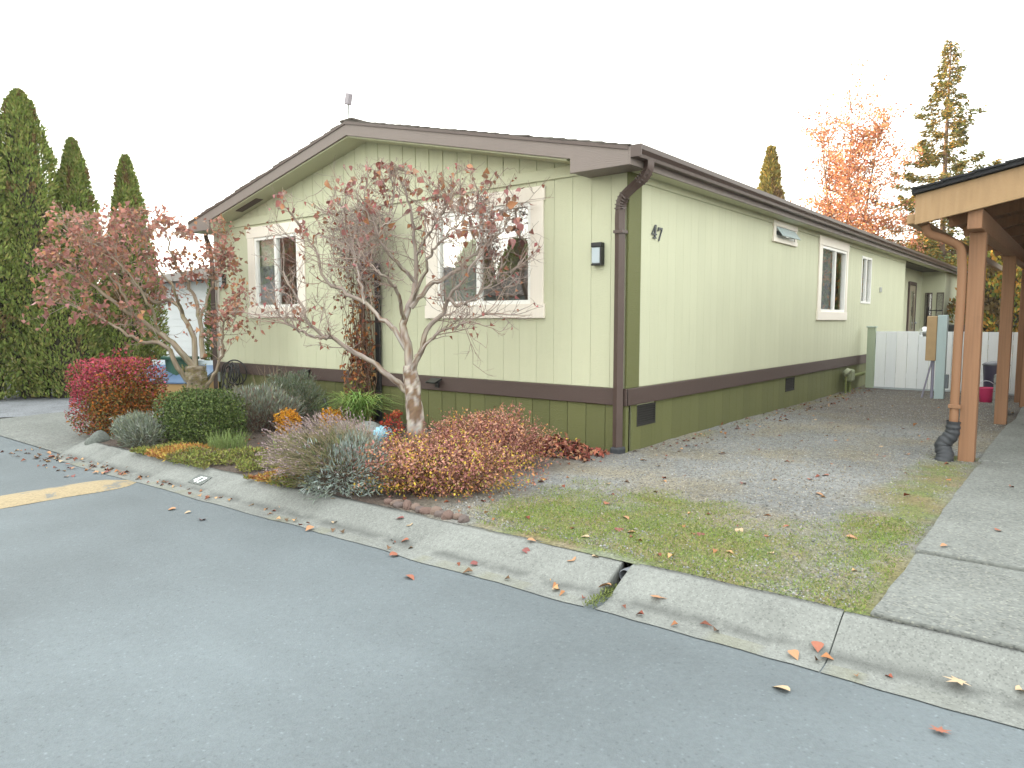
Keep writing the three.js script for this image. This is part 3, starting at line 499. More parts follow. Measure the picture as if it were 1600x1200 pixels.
/* ---------- white fence, meter pedestal and things at the back ---------- */
{
  const t = thing('white_fence', 'white board fence closing the gravel pad at the back', 'fence', [0, 0, -16.3]);
  let x = -3.5, i = 0; const tones = [[0.82, 0.85, 0.88], [0.79, 0.82, 0.86], [0.84, 0.86, 0.88]].map((c) => painted(...c, 0.6, 0.001));
  while (x < -0.95) { const w = 0.195; const b = box(x, x + w - 0.006, 0.2, 1.345 + rr(-0.004, 0.004), -0.012, 0.012, 0.003); mesh('fence_board', b, tones[i++ % 3], t); x += w; }
  mesh('bottom_rail', box(-3.52, -0.95, 0.13, 0.198, -0.02, 0.02, 0.004), std({ color: C(0.4, 0.44, 0.47), roughness: 0.8, map: tiled(mottleMap, 0.8) }), t);
  mesh('cross_rail', [box(-3.5, -0.95, 1.1, 1.19, -0.06, -0.013), box(-3.5, -0.95, 0.4, 0.49, -0.06, -0.013)], M.white, t);
  mesh('fence_post', box(-3.66, -3.51, 0.05, 1.42, -0.05, 0.05, 0.006), painted(0.36, 0.42, 0.31), t); mesh('post_cap', box(-3.68, -3.49, 1.42, 1.445, -0.07, 0.07, 0.004), painted(0.42, 0.5, 0.45), t);
}
{
  const t = thing('meter_pedestal', 'pale blue post carrying a tan electric meter box in front of the fence', 'meter post', [-2.11, 0, -14.86]);
  mesh('post', box(-0.075, 0.075, 0.1, 1.66, -0.075, 0.075, 0.006), painted(0.42, 0.52, 0.54), t); mesh('meter_cabinet', box(-0.24, -0.076, 0.84, 1.64, -0.1, 0.1, 0.012), std({ color: C(0.4, 0.27, 0.14), roughness: 0.6, map: tiled(mottleMap, 0.5) }), t);
  mesh('meter_dial', [new THREE.CylinderGeometry(0.09, 0.09, 0.06, 20).rotateZ(Math.PI / 2).translate(-0.271, 1.36, 0)], M.steel, t); mesh('dial_glass', new THREE.SphereGeometry(0.08, 18, 10, 0, 6.2832, 0, 1.57).rotateZ(Math.PI / 2).translate(-0.302, 1.36, 0), M.glass, t);
  mesh('conduit', [new THREE.CylinderGeometry(0.025, 0.025, 0.75, 10).translate(-0.12, 0.465, 0.02), new THREE.CylinderGeometry(0.015, 0.015, 0.75, 8).rotateZ(-0.2).translate(-0.21, 0.47, 0.05)], std({ color: C(0.25, 0.24, 0.32), roughness: 0.6 }), t);
  mesh('outlet_box', box(0.076, 0.13, 0.35, 0.6, -0.05, 0.05, 0.01), std({ color: C(0.13, 0.15, 0.17), roughness: 0.6 }), t);
}
{
  const bin = thing('waste_bin', 'dark waste bin beside the second carport post', 'bin', [-1.32, 0.15, -15.3]);
  mesh('bin_body', new THREE.CylinderGeometry(0.2, 0.16, 0.62, 20).translate(0, 0.31, 0), std({ color: C(0.035, 0.03, 0.06), roughness: 0.5 }), bin); mesh('bin_lid', new THREE.SphereGeometry(0.215, 20, 8, 0, 6.2832, 0, 1.57).scale(1, 0.35, 1).translate(0, 0.62, 0), std({ color: C(0.03, 0.03, 0.045), roughness: 0.4 }), bin);
  const bu = thing('bucket', 'magenta red plastic bucket in front of the dark bin', 'bucket', [-1.4, 0.15, -14.8]);
  const lg = new THREE.LatheGeometry([[0, 0.01], [0.09, 0], [0.13, 0.24], [0.14, 0.24], [0.14, 0.255], [0.12, 0.255], [0.08, 0.02], [0, 0.02]].map(([x, y]) => new THREE.Vector2(x, y)), 24); mesh('bucket_body', lg, std({ color: C(0.5, 0.03, 0.12), roughness: 0.45 }), bu);
  const hd = new THREE.TorusGeometry(0.13, 0.004, 5, 24, Math.PI); hd.translate(0, 0.24, 0); mesh('bucket_handle', hd, M.steel, bu);
  for (let i = 0; i < 5; i++) tag(mesh('concrete_block', box(-1.13, -0.98, 0.13 + i * 0.125, 0.25 + i * 0.125, -13.2 - 0.02 * (i % 2), -12.85 + 0.015 * (i % 3), 0.01), M.kerb), ['lowest', 'second lowest', 'middle', 'second highest', 'topmost'][i] + ' grey concrete block of the stack behind the second carport post', 'block', 'stacked concrete blocks');
  const ac = thing('cooling_unit', 'dark box shaped outdoor unit standing behind the white fence', 'air conditioner', [-3.15, 0, -25]);
  mesh('cabinet', box(-0.45, 0.45, 0.1, 1.45, -0.4, 0.4, 0.03), std({ color: C(0.02, 0.022, 0.022), roughness: 0.7 }), ac); for (let i = 0; i < 14; i++) mesh('grille_slat', box(-0.42, 0.42, 0.2 + i * 0.085, 0.23 + i * 0.085, 0.4, 0.412), M.black, ac);
  const sh = thing('garden_shed', 'pale green shed beyond the end of the house', 'shed', [-3.0, 0, -36]); mesh('wall', box(-1.2, 1.6, 0.05, 2.5, -2, 0), wallTones[0], sh); mesh('roof', [box(-1.4, 1.8, 2.5, 2.62, -2.2, 0.2)], M.shingle, sh); mesh('door', box(0.2, 0.9, 0.1, 2.05, 0, 0.03), M.trim, sh);
}

/* ---------- street things ---------- */
{ // yellow speed bump
  const L = 6.4, w = 0.44, nz = 60, nx = 8, pos = [], uv = [], idx = [];
  for (let i = 0; i <= nz; i++) for (let k = 0; k <= nx; k++) {
    const z = -3.02 + L * i / nz, u = k / nx * 2 - 1, e = Math.min(1, (z + 3.02) / 0.25), wob = (vn(z * 3, u * 2 + 5) - 0.5) * 0.035 * Math.abs(u), ww = w / 2 * (0.35 + 0.65 * Math.sqrt(e));
    pos.push(-7.18 + u * ww + wob, 0.003 + 0.055 * e * (1 - u * u) + (vn(z * 8, u * 4) - 0.5) * 0.003, z); uv.push(u * w / 2, z);
  }
  for (let i = 0; i < nz; i++) for (let k = 0; k < nx; k++) { const a = i * (nx + 1) + k, b = a + nx + 1; idx.push(a, b, a + 1, a + 1, b, b + 1); }
  const g = new THREE.BufferGeometry(); g.setAttribute('position', new THREE.Float32BufferAttribute(pos, 3)); g.setAttribute('uv', new THREE.Float32BufferAttribute(uv, 2)); g.setIndex(idx); g.computeVertexNormals();
  const m = texture(256, 1024, (u, v) => { const a = fbm(u * 6, v * 24, 5, 24), c = vn(u * 60, v * 240, 60, 240), wear = Math.min(1, Math.max(0, (a + 0.25 * c - 0.72) * 8)), k = 0.85 + 0.3 * c; return [(0.31 - 0.14 * wear) * k, (0.245 - 0.08 * wear) * k, (0.15 - 0.0 * wear) * k]; });
  tag(mesh('speed_bump', g, std({ map: tiled(m, 0.5, 3), roughness: 0.85, bumpMap: tiled(asphaltBump, 0.7), bumpScale: 0.003 })), 'worn yellow painted speed bump crossing the grey street', 'speed bump');
}
{ // 47 painted on the kerb
  const cv = document.createElement('canvas'); cv.width = 256; cv.height = 160; const x = cv.getContext('2d');
  x.fillStyle = '#5d615f'; x.fillRect(0, 0, 256, 160); x.fillStyle = '#eef4f4'; x.font = 'bold 150px sans-serif'; x.textAlign = 'center'; x.textBaseline = 'middle'; x.fillText('47', 128, 84);
  const tx = new THREE.CanvasTexture(cv); tx.colorSpace = THREE.SRGBColorSpace; const g = new THREE.BoxGeometry(0.22, 0.13, 0.003); g.rotateX(-1.15);
  const m = mesh('kerb_number', g, std({ map: tx, roughness: 0.8 })); m.position.set(-6.42, 0.077, -3.3); m.rotation.y = 0.034; tag(m, 'white painted number 47 on the kerb face', 'number');
}
{ // storm pipe ending in the kerb gap
  const g = new THREE.LatheGeometry([[0.033, 0], [0.039, 0], [0.039, 0.3], [0.033, 0.3], [0.033, 0]].map(([a, b]) => new THREE.Vector2(a, b)), 18); g.rotateX(-Math.PI / 2 - 0.06);
  const m = mesh('drain_pipe', g, std({ color: C(0.16, 0.17, 0.19), roughness: 0.5 })); m.position.set(-2.045, 0.075, -3.57); tag(m, 'dark plastic drain pipe opening in the gap between two kerb pieces', 'pipe');
}

/* ---------- plants ---------- */
const sgn = (a) => (a < 0 ? -1 : 1);
function shellPoint(r, p, bump, depth, low = -0.9) {      // point in the outer layer of a rounded box or ball, with its outward direction
  for (;;) {
    const u = rdir(); if (u.y < low) continue;
    const k = Math.pow(Math.pow(Math.abs(u.x), p) + Math.pow(Math.abs(u.y), p) + Math.pow(Math.abs(u.z), p), -1 / p);
    const b = 1 + bump * (vn(u.x * 3 + 10, u.y * 3 + u.z * 4 + 20) - 0.5) * 2 + bump * 0.7 * (vn(u.x * 8 + 30, u.z * 8 + u.y * 7) - 0.5) * 2;
    const s = (1 - depth * Math.pow(R(), 1.6)) * b;
    const n = V(sgn(u.x) * Math.pow(Math.abs(u.x * k), p - 1) / r[0], sgn(u.y) * Math.pow(Math.abs(u.y * k), p - 1) / r[1], sgn(u.z) * Math.pow(Math.abs(u.z * k), p - 1) / r[2]).normalize();
    return { q: V(u.x * k * s * r[0], u.y * k * s * r[1], u.z * k * s * r[2]), n, u };
  }
}
function shrub(name, label, cat, o) {
  const t = thing(name, label, cat, [o.at[0], o.at[1], o.at[2]], o.turn ?? 0, o.group), f = new Faces(), cy = o.r[1] * (o.sit ?? 0.95);
  for (let i = 0; i < o.n; i++) {
    const { q, n, u } = shellPoint(o.r, o.pow ?? 2, o.bump ?? 0.12, o.depth ?? 0.4); q.y += cy; if (q.y < 0.01) q.y = 0.01 + R() * 0.05;
    const dir = rdir().multiplyScalar(o.wild ?? 0.8).addScaledVector(n, o.out ?? 0.6).add(V(0, o.up ?? 0.3, 0)).normalize(), nrm = n.clone().addScaledVector(rdir(), 0.7).normalize();
    const c = vary(o.cols(q, u, n), o.vary ?? 0.28), len = o.len * rr(0.6, 1.35), wid = o.wid * rr(0.6, 1.3);
    o.fine ? f.blade(q, dir, nrm, len, wid, c) : f.leaf(q, dir, nrm, len, wid, c);
  }
  const st = new Faces(), sc = o.stem ?? [0.09, 0.06, 0.05];
  for (let i = 0; i < (o.stems ?? 40); i++) {
    const { q } = shellPoint(o.r, o.pow ?? 2, 0.05, 0.3, -0.1); q.y += cy; const b = V(rr(-1, 1) * o.r[0] * 0.35, -0.05, rr(-1, 1) * o.r[2] * 0.35), m = b.clone().lerp(q, 0.55).add(V(rr(-0.05, 0.05), rr(0, 0.06), rr(-0.05, 0.05)));
    st.tube(spline([b, m, q], 5), o.stemR ?? 0.008, 0.002, vary(sc, 0.25), 4);
  }
  for (let i = 0; i < (o.shoots ?? 26); i++) {      // stray shoots past the outline
    const { q, n, u } = shellPoint(o.r, o.pow ?? 2, o.bump ?? 0.12, 0.05, 0); q.y += cy; const d = n.clone().addScaledVector(rdir(), 0.4).add(V(0, 0.5, 0)).normalize(), l = o.r[1] * rr(0.12, 0.32), e = q.clone().addScaledVector(d, l);
    st.tube([q.clone().addScaledVector(d, -0.06), e], 0.003, 0.0015, vary(sc, 0.2), 3);
    for (let k = 0; k < 9; k++) { const c = vary(o.cols(q, u, n), 0.25), p = q.clone().lerp(e, rr(0.1, 1)), w = rdir().addScaledVector(d, 0.7).normalize(); o.fine ? f.blade(p, w, rdir(), o.len * rr(0.7, 1.2), o.wid, c) : f.leaf(p, w, rdir(), o.len * rr(0.7, 1.2), o.wid, c); }
  }
  stuff(mesh('foliage', f.geo(), M.leaf, t)); stuff(mesh('stems', st.geo(), M.bark, t)); return t;
}
const GY = 0.145;
shrub('burning_bush', 'box clipped bush turning pink red and rust at the street corner', 'bush', { at: [-10.05, 0.06, -4.1], turn: 0.25, r: [0.5, 0.51, 0.47], pow: 5, bump: 0.06, depth: 0.75, n: 26000, len: 0.035, wid: 0.02, fine: true, wild: 1, out: 0.5,
  cols: (q, u) => { const red = 0.72 + 0.9 * (q.y - 0.75) - 0.9 * q.x - 0.2 * q.z + (vn(q.x * 5 + 9, q.y * 5 + q.z * 3) - 0.5) * 0.9; return R() < red ? pick([[0.36, 0.055, 0.085], [0.42, 0.085, 0.13], [0.28, 0.04, 0.055], [0.24, 0.06, 0.07]]) : pick([[0.3, 0.1, 0.02], [0.2, 0.1, 0.025], [0.13, 0.1, 0.03], [0.24, 0.07, 0.025], [0.09, 0.08, 0.03]]); }, stem: [0.1, 0.05, 0.04], stems: 60 });
shrub('boxwood_hedge', 'low rounded dark green boxwood bush next to the red bush', 'bush', { at: [-8.1, 0.08, -4.2], turn: 0.4, r: [0.45, 0.34, 0.38], pow: 3.6, bump: 0.09, depth: 0.6, n: 19000, len: 0.028, wid: 0.018, fine: true, wild: 1, cols: (q) => (R() < 0.25 ? [0.13, 0.17, 0.05] : pick([[0.055, 0.085, 0.025], [0.075, 0.11, 0.035], [0.045, 0.07, 0.022], [0.09, 0.12, 0.045]])), stems: 30 });
const greyLeaf = () => pick([[0.2, 0.23, 0.19], [0.26, 0.28, 0.25], [0.16, 0.19, 0.14], [0.22, 0.24, 0.16]]);
shrub('lavender_bush', 'small grey green lavender mound in front of the red bush', 'bush', { at: [-8.5, 0.08, -3.66], r: [0.33, 0.2, 0.22], bump: 0.15, depth: 0.5, n: 4200, len: 0.06, wid: 0.01, fine: true, up: 0.9, out: 0.8, wild: 0.5, cols: greyLeaf, stems: 40, stem: [0.16, 0.14, 0.1] });
shrub('lavender_bush', 'grey green lavender with brown seed stems under the left window', 'bush', { at: [-8.45, 0.1, -5.1], turn: 0.5, r: [0.55, 0.3, 0.42], bump: 0.2, depth: 0.5, n: 8000, len: 0.07, wid: 0.011, fine: true, up: 0.9, out: 0.8, wild: 0.5, cols: (q) => (q.y < 0.25 && R() < 0.5 ? [0.13, 0.08, 0.07] : R() < 0.25 ? [0.2, 0.15, 0.12] : greyLeaf()), stems: 60, stem: [0.2, 0.15, 0.11] });
shrub('rosemary_bush', 'dull blue green spiky bush below the brown belt board', 'bush', { at: [-8.85, 0.1, -5.95], r: [0.6, 0.36, 0.3], bump: 0.2, depth: 0.5, n: 5200, len: 0.06, wid: 0.01, fine: true, up: 1, out: 0.6, wild: 0.5, cols: () => pick([[0.13, 0.16, 0.1], [0.1, 0.13, 0.08], [0.17, 0.19, 0.15]]), stems: 40 });
{ // large spent lavender over the kerb
  const t = thing('spent_lavender', 'big grey purple lavender mound spilling over the kerb', 'bush', [-4.98, 0.08, -3.74], 0), f = new Faces(), s = new Faces();
  for (let i = 0; i < 6500; i++) {
    const { q, n } = shellPoint([0.5, 0.28, 0.4], 2.2, 0.2, 0.5); q.y += 0.25; if (q.y < 0.02) q.y = 0.02 + R() * 0.1;
    const grey = vn(q.x * 3.2 + 4, q.z * 3.2 + q.y * 3) + 0.7 * q.x > 0.52;
    f.blade(q, n.clone().multiplyScalar(0.8).addScaledVector(rdir(), 0.5).add(V(0, 0.5, 0)).normalize(), rdir(), rr(0.03, 0.075), rr(0.007, 0.013), vary(grey ? pick([[0.24, 0.28, 0.25], [0.3, 0.34, 0.32], [0.18, 0.22, 0.18]]) : pick([[0.15, 0.13, 0.09], [0.19, 0.17, 0.09], [0.12, 0.14, 0.06]]), 0.25));
  }
  for (let i = 0; i < 900; i++) {                 // seed stems fan out to the left and towards the street
    const { q, n } = shellPoint([0.46, 0.28, 0.38], 2.2, 0.1, 0.2, 0.0); q.y += 0.25; if (q.x > 0.22 && R() < 0.8) continue;
    const d = n.clone().multiplyScalar(0.7).add(V(-0.55 + rr(-0.3, 0.3), 0.08 + rr(-0.2, 0.3), 0.25 + rr(-0.3, 0.3))).normalize(), l = rr(0.1, 0.22), e = q.clone().addScaledVector(d, l).add(V(0, -0.02, 0));
    s.tube([q, e], 0.0018, 0.0014, vary([0.24, 0.2, 0.13], 0.2), 3);
    const hd = d.clone().add(V(0, -0.15, 0)).normalize(); for (let k = 0; k < 5; k++) f.blade(e.clone().addScaledVector(hd, k * 0.011), hd.clone().addScaledVector(rdir(), 0.55).normalize(), rdir(), rr(0.014, 0.024), 0.01, vary(pick([[0.24, 0.18, 0.18], [0.3, 0.23, 0.21], [0.19, 0.14, 0.15]]), 0.2));
  }
  for (let i = 0; i < 70; i++) { const { q } = shellPoint([0.5, 0.28, 0.4], 2.2, 0.1, 0.2, -0.3); q.y += 0.25; const b = V(rr(-0.1, 0.1), 0, rr(-0.1, 0.1)); s.tube(spline([b, b.clone().lerp(q, 0.5).add(V(0, 0.05, 0)), q], 5), 0.008, 0.003, vary([0.12, 0.09, 0.07], 0.2), 4); }
  stuff(mesh('foliage', f.geo(), M.leaf, t)); stuff(mesh('stems', s.geo(), M.bark, t));
}
const spireaCols = (yellow) => (q) => { const low = Math.max(0, 0.3 - q.y) * 1.3 + yellow + (vn(q.x * 4 + 3, q.z * 4 + q.y * 4) - 0.5) * 0.5; return R() < low ? pick([[0.5, 0.36, 0.06], [0.42, 0.3, 0.05], [0.5, 0.27, 0.06], [0.3, 0.28, 0.05]]) : pick([[0.36, 0.18, 0.13], [0.3, 0.14, 0.11], [0.4, 0.23, 0.16], [0.32, 0.13, 0.12], [0.22, 0.09, 0.08], [0.42, 0.2, 0.09]]); };
shrub('spirea_bush', 'copper and yellow leaved twiggy spirea nearest the kerb stones', 'bush', { at: [-4.22, 0.09, -4.22], turn: 0.5, r: [0.7, 0.27, 0.5], bump: 0.3, depth: 0.6, n: 11000, len: 0.027, wid: 0.016, wild: 1, up: 0.2, cols: spireaCols(0.16), stem: [0.2, 0.1, 0.07], stems: 220, stemR: 0.005 });
shrub('spirea_bush', 'reddish twiggy spirea behind, against the tree trunk and the skirt', 'bush', { at: [-4.5, 0.1, -5.15], turn: 0.6, r: [0.6, 0.31, 0.46], bump: 0.3, depth: 0.6, n: 9500, len: 0.025, wid: 0.014, wild: 1, up: 0.3, cols: spireaCols(-0.02), stem: [0.24, 0.1, 0.08], stems: 260, stemR: 0.005 });
{ // daylily clump
  const t = thing('daylily_clump', 'bright green arching daylily clump at the foot of the vine', 'plant', [-7.45, 0.14, -6.02]), f = new Faces();
  for (let i = 0; i < 230; i++) { const a = rr(0, 6.28), l = rr(0.45, 0.85), b = V(rr(-0.14, 0.14), 0, rr(-0.1, 0.1)), d = V(Math.cos(a), 0, Math.sin(a) * 0.8), h = rr(0.42, 0.75), pts = []; for (let k = 0; k <= 6; k++) { const u = k / 6; pts.push(b.clone().addScaledVector(d, l * 0.85 * u * u * rr(0.97, 1.03) + 0.08 * u).add(V(0, h * (1.9 * u - 1.35 * u * u), 0))); } for (const p of pts) if (p.z < -0.5) p.z = -0.5; f.strap(pts, rr(0.014, 0.022), vary(pick([[0.16, 0.27, 0.06], [0.2, 0.32, 0.09], [0.12, 0.21, 0.05], [0.25, 0.3, 0.09]]), 0.18)); }
  stuff(mesh('leaves', f.geo(), M.leaf, t));
}
for (const [x, z, r, l] of [[-7.72, -5.12, 0.15, 'round orange ball of foliage beside the grey lavender'], [-7.5, -5.6, 0.14, 'round orange ball of foliage in front of the daylilies']])
  shrub('orange_ball_shrub', l, 'plant', { at: [x, 0.14, z], r: [r, r * 1.05, r], bump: 0.08, depth: 0.5, n: 1500, len: 0.03, wid: 0.012, fine: true, cols: () => pick([[0.58, 0.25, 0.025], [0.5, 0.2, 0.02], [0.6, 0.32, 0.04]]), stems: 15 });
function grassTuft(label, x, z, r, n, h, cols, name = 'grass_tuft', cat = 'grass tuft') { const t = thing(name, label, cat, [x, 0.14, z]), f = new Faces(); for (let i = 0; i < n; i++) { const a = rr(0, 6.28), q = Math.sqrt(R()) * r, b = V(Math.cos(a) * q, 0, Math.sin(a) * q), d = V(Math.cos(a) * rr(0, 0.7) + rr(-0.4, 0.4), 1, Math.sin(a) * rr(0, 0.7) + rr(-0.4, 0.4)).multiplyScalar(h * rr(0.5, 1)), e = b.clone().add(d); f.strap([b, b.clone().lerp(e, 0.5).add(V(0, h * 0.08, 0)), e], rr(0.004, 0.008), vary(pick(cols), 0.2)); } stuff(mesh('blades', f.geo(), M.leaf, t)); }
grassTuft('soft green grass tuft left of the brown soil path', -7.35, -4.1, 0.2, 350, 0.22, [[0.16, 0.22, 0.07], [0.2, 0.26, 0.1]]);
grassTuft('bright green grass tuft behind the purple lavender', -6.45, -4.35, 0.2, 350, 0.24, [[0.18, 0.28, 0.06], [0.24, 0.32, 0.08]]);
grassTuft('tall straw coloured wispy grass under the left window', -9.3, -6.1, 0.4, 160, 0.85, [[0.3, 0.24, 0.16], [0.26, 0.2, 0.14]], 'wispy_grass', 'grass');
{ // low yellow-green cover along the kerb
  const f = new Faces();
  for (let i = 0; i < 19000; i++) {
    const x = rr(-8.0, -5.2), zb = -3.26 - 0.034 * x - 0.36, z = zb - Math.pow(R(), 1.3) * 0.75, d = fbm(x * 2.2, z * 2.2, 3); if (d < (x > -6.6 ? 0.33 : 0.4)) continue;
    const yl = vn(x * 1.6 + 7, z * 1.6) + (x > -6.4 ? 0.14 : 0), p = V(x, 0.145 + R() * 0.09 * (d - 0.25) * 2, z);
    f.blade(p, rdir().add(V(0, 0.8, 0.3)).normalize(), rdir(), rr(0.02, 0.05), rr(0.008, 0.016), vary(yl > 0.62 ? pick([[0.36, 0.2, 0.05], [0.4, 0.3, 0.08], [0.33, 0.14, 0.06]]) : pick([[0.2, 0.22, 0.055], [0.15, 0.19, 0.05], [0.25, 0.24, 0.07], [0.13, 0.1, 0.06]]), 0.2));
  }
  tag(stuff(mesh('ground_cover', f.geo(), M.leaf)), 'yellow green creeping ground cover along the kerb under the shrubs', 'ground cover');
}

/* leaves shared by the two garden trees and the ground */
function leafGeo(len, wid, curl, fold) {
  const f = new Faces(), pr = [[0, 0], [0.12, 0.32], [0.32, 0.5], [0.55, 0.42], [0.78, 0.2], [1, 0]];
  let prev = null; pr.forEach(([a, w]) => { const y = -curl * len * a * a, h = fold * w * wid, m = f.v(0, y, a * len, [1, 1, 1]), l = f.v(-w * wid, y + h, a * len, [1, 1, 1]), r = f.v(w * wid, y + h, a * len, [1, 1, 1]); if (prev) f.i.push(prev[1], l, prev[0], prev[0], l, m, prev[0], m, prev[2], prev[2], m, r); prev = [m, l, r]; });
  const g = f.geo(); g.deleteAttribute('color'); return g;
}
const LEAF = [leafGeo(0.095, 0.085, 0.25, 0.25), leafGeo(0.08, 0.075, 0.5, 0.5), leafGeo(0.105, 0.085, 0.75, 0.35), leafGeo(0.07, 0.055, 0.3, 0.8)];
const leafCol = [[0.34, 0.12, 0.1], [0.38, 0.17, 0.13], [0.26, 0.1, 0.09], [0.42, 0.19, 0.09], [0.32, 0.18, 0.11], [0.38, 0.16, 0.16]].map((c) => phys({ color: C(...c), roughness: 0.8, transmission: 0.25, thickness: 0, side: THREE.DoubleSide }));
const zq = new THREE.Quaternion();
function hang(name, parent, p, dir, size, mat, geo) {
  const m = mesh(name, geo ?? pick(LEAF), mat ?? pick(leafCol), parent); m.position.copy(p); const up = rdir(), x = new THREE.Vector3().crossVectors(up, dir).normalize(), y = new THREE.Vector3().crossVectors(dir, x);
  m.quaternion.setFromRotationMatrix(new THREE.Matrix4().makeBasis(x, y, dir)); m.scale.setScalar(size); return m;
}
const CENTER_LIMBS = [[[-5.66,0.09,-5.39],[-5.7,0.38,-5.39],[-5.74,0.66,-5.39],[-5.77,0.87,-5.39],[-5.8,1.07,-5.39]],[[-5.78,0.76,-5.37],[-5.84,0.85,-5.31],[-5.91,1.01,-5.16],[-6.01,1.13,-5.03],[-6.11,1.19,-4.9],[-6.18,1.33,-4.79],[-6.24,1.38,-4.68],[-6.33,1.48,-4.55],[-6.37,1.56,-4.47],[-6.41,1.69,-4.45],[-6.5,1.89,-4.4],[-6.59,2.06,-4.35]],[[-6.24,1.38,-4.68],[-6.31,1.42,-4.44],[-6.33,1.53,-4.23],[-6.35,1.69,-4.11]],[[-5.8,1.07,-5.39],[-5.84,1.35,-5.39],[-5.95,1.56,-5.46],[-5.9,1.77,-5.52],[-5.95,1.99,-5.63],[-5.96,2.28,-5.66],[-6.0,2.56,-5.65],[-6.05,2.85,-5.65],[-6.12,3.14,-5.62]],[[-5.82,1.21,-5.39],[-6.03,1.46,-5.37],[-6.2,1.56,-5.38],[-6.45,1.74,-5.32],[-6.71,1.89,-5.26],[-6.89,2.0,-5.13],[-6.96,2.22,-5.1],[-7.03,2.41,-5.06],[-7.15,2.63,-4.99],[-7.16,2.79,-4.87]],[[-6.45,1.74,-5.32],[-6.61,2.08,-5.36],[-6.76,2.34,-5.4],[-6.83,2.6,-5.37],[-6.87,2.82,-5.36]],[[-5.78,0.94,-5.39],[-5.67,1.18,-5.38],[-5.54,1.43,-5.38],[-5.35,1.63,-5.43],[-5.22,1.79,-5.43],[-5.07,1.95,-5.43],[-4.89,2.17,-5.48],[-4.82,2.37,-5.55]],[[-5.22,1.79,-5.43],[-5.15,1.71,-5.47],[-5.12,1.76,-5.63],[-5.02,1.9,-5.73],[-4.94,2.05,-5.94],[-4.78,2.14,-6.07]],[[-5.77,1.06,-5.41],[-5.52,1.31,-5.39],[-5.28,1.46,-5.46],[-5.1,1.53,-5.56],[-4.89,1.64,-5.67]],[[-5.9,1.7,-5.51],[-5.76,1.92,-5.65],[-5.62,2.04,-5.77],[-5.49,2.16,-5.89],[-5.36,2.3,-6.01],[-5.26,2.41,-6.11],[-5.16,2.55,-6.21],[-5.08,2.73,-6.28]],[[-5.36,2.3,-6.01],[-5.25,2.5,-5.99],[-5.21,2.66,-5.92],[-5.26,2.84,-5.9]],[[-5.96,2.28,-5.66],[-5.72,2.5,-5.62],[-5.48,2.68,-5.58],[-5.36,2.87,-5.56]],[[-5.95,1.99,-5.63],[-5.95,2.25,-5.27],[-5.91,2.43,-5.06],[-5.93,2.69,-4.95],[-5.97,2.95,-4.95]],[[-5.91,2.43,-5.06],[-5.82,2.63,-5.16],[-5.89,2.92,-5.27],[-5.95,3.19,-5.25]],[[-5.95,1.56,-5.46],[-5.72,1.83,-5.15],[-5.61,2.01,-4.88],[-5.69,2.13,-4.7],[-5.76,2.31,-4.53]],[[-5.89,1.77,-5.53],[-5.5,2.1,-5.36],[-5.29,2.31,-5.29],[-5.1,2.46,-5.33],[-4.99,2.66,-5.45]]] ;
const SIDE_LIMBS = [[[-10.6,0.05,-5.48],[-10.64,0.39,-5.5],[-10.68,0.69,-5.49],[-10.7,0.86,-5.5]],[[-10.7,0.54,-5.46],[-10.79,0.84,-5.29],[-10.82,1.14,-5.17],[-10.91,1.23,-4.98],[-10.99,1.28,-4.79],[-11.08,1.43,-4.6],[-11.31,1.57,-4.44],[-11.5,1.75,-4.17],[-11.79,1.84,-3.95]],[[-10.7,0.83,-5.49],[-10.81,1.13,-5.31],[-11.0,1.37,-5.12],[-11.26,1.62,-4.87],[-11.47,1.9,-4.6],[-11.7,2.14,-4.44],[-12.01,2.33,-4.21],[-12.24,2.47,-4.04]],[[-10.7,0.86,-5.5],[-10.86,1.37,-5.55],[-11.09,1.67,-5.53],[-11.36,1.87,-5.46],[-11.66,1.87,-5.35],[-11.87,2.08,-5.2],[-12.19,2.39,-5.11],[-12.29,2.8,-5.07],[-12.27,3.15,-5.13]],[[-10.61,0.98,-5.58],[-10.88,1.57,-5.69],[-11.09,2.02,-5.69],[-11.27,2.37,-5.59],[-11.4,2.67,-5.52],[-11.46,2.98,-5.51]],[[-10.6,0.44,-5.53],[-10.37,0.74,-5.62],[-10.26,0.99,-5.67],[-10.2,1.28,-5.68],[-10.19,1.57,-5.73],[-10.1,1.76,-5.82]],[[-10.88,1.57,-5.69],[-10.8,1.97,-5.8],[-10.7,2.32,-5.92],[-10.6,2.61,-6.03]],[[-11.26,1.62,-4.87],[-11.3,2.13,-4.64],[-11.54,2.51,-4.48],[-11.77,2.65,-4.32]],[[-11.09,1.67,-5.53],[-10.73,2.04,-5.22],[-10.77,2.41,-4.97],[-10.79,2.68,-4.85],[-10.88,2.95,-4.81]],[[-11.0,1.37,-5.12],[-10.81,1.85,-4.87],[-10.84,2.21,-4.63],[-10.97,2.52,-4.43],[-11.19,2.7,-4.27]]] ;
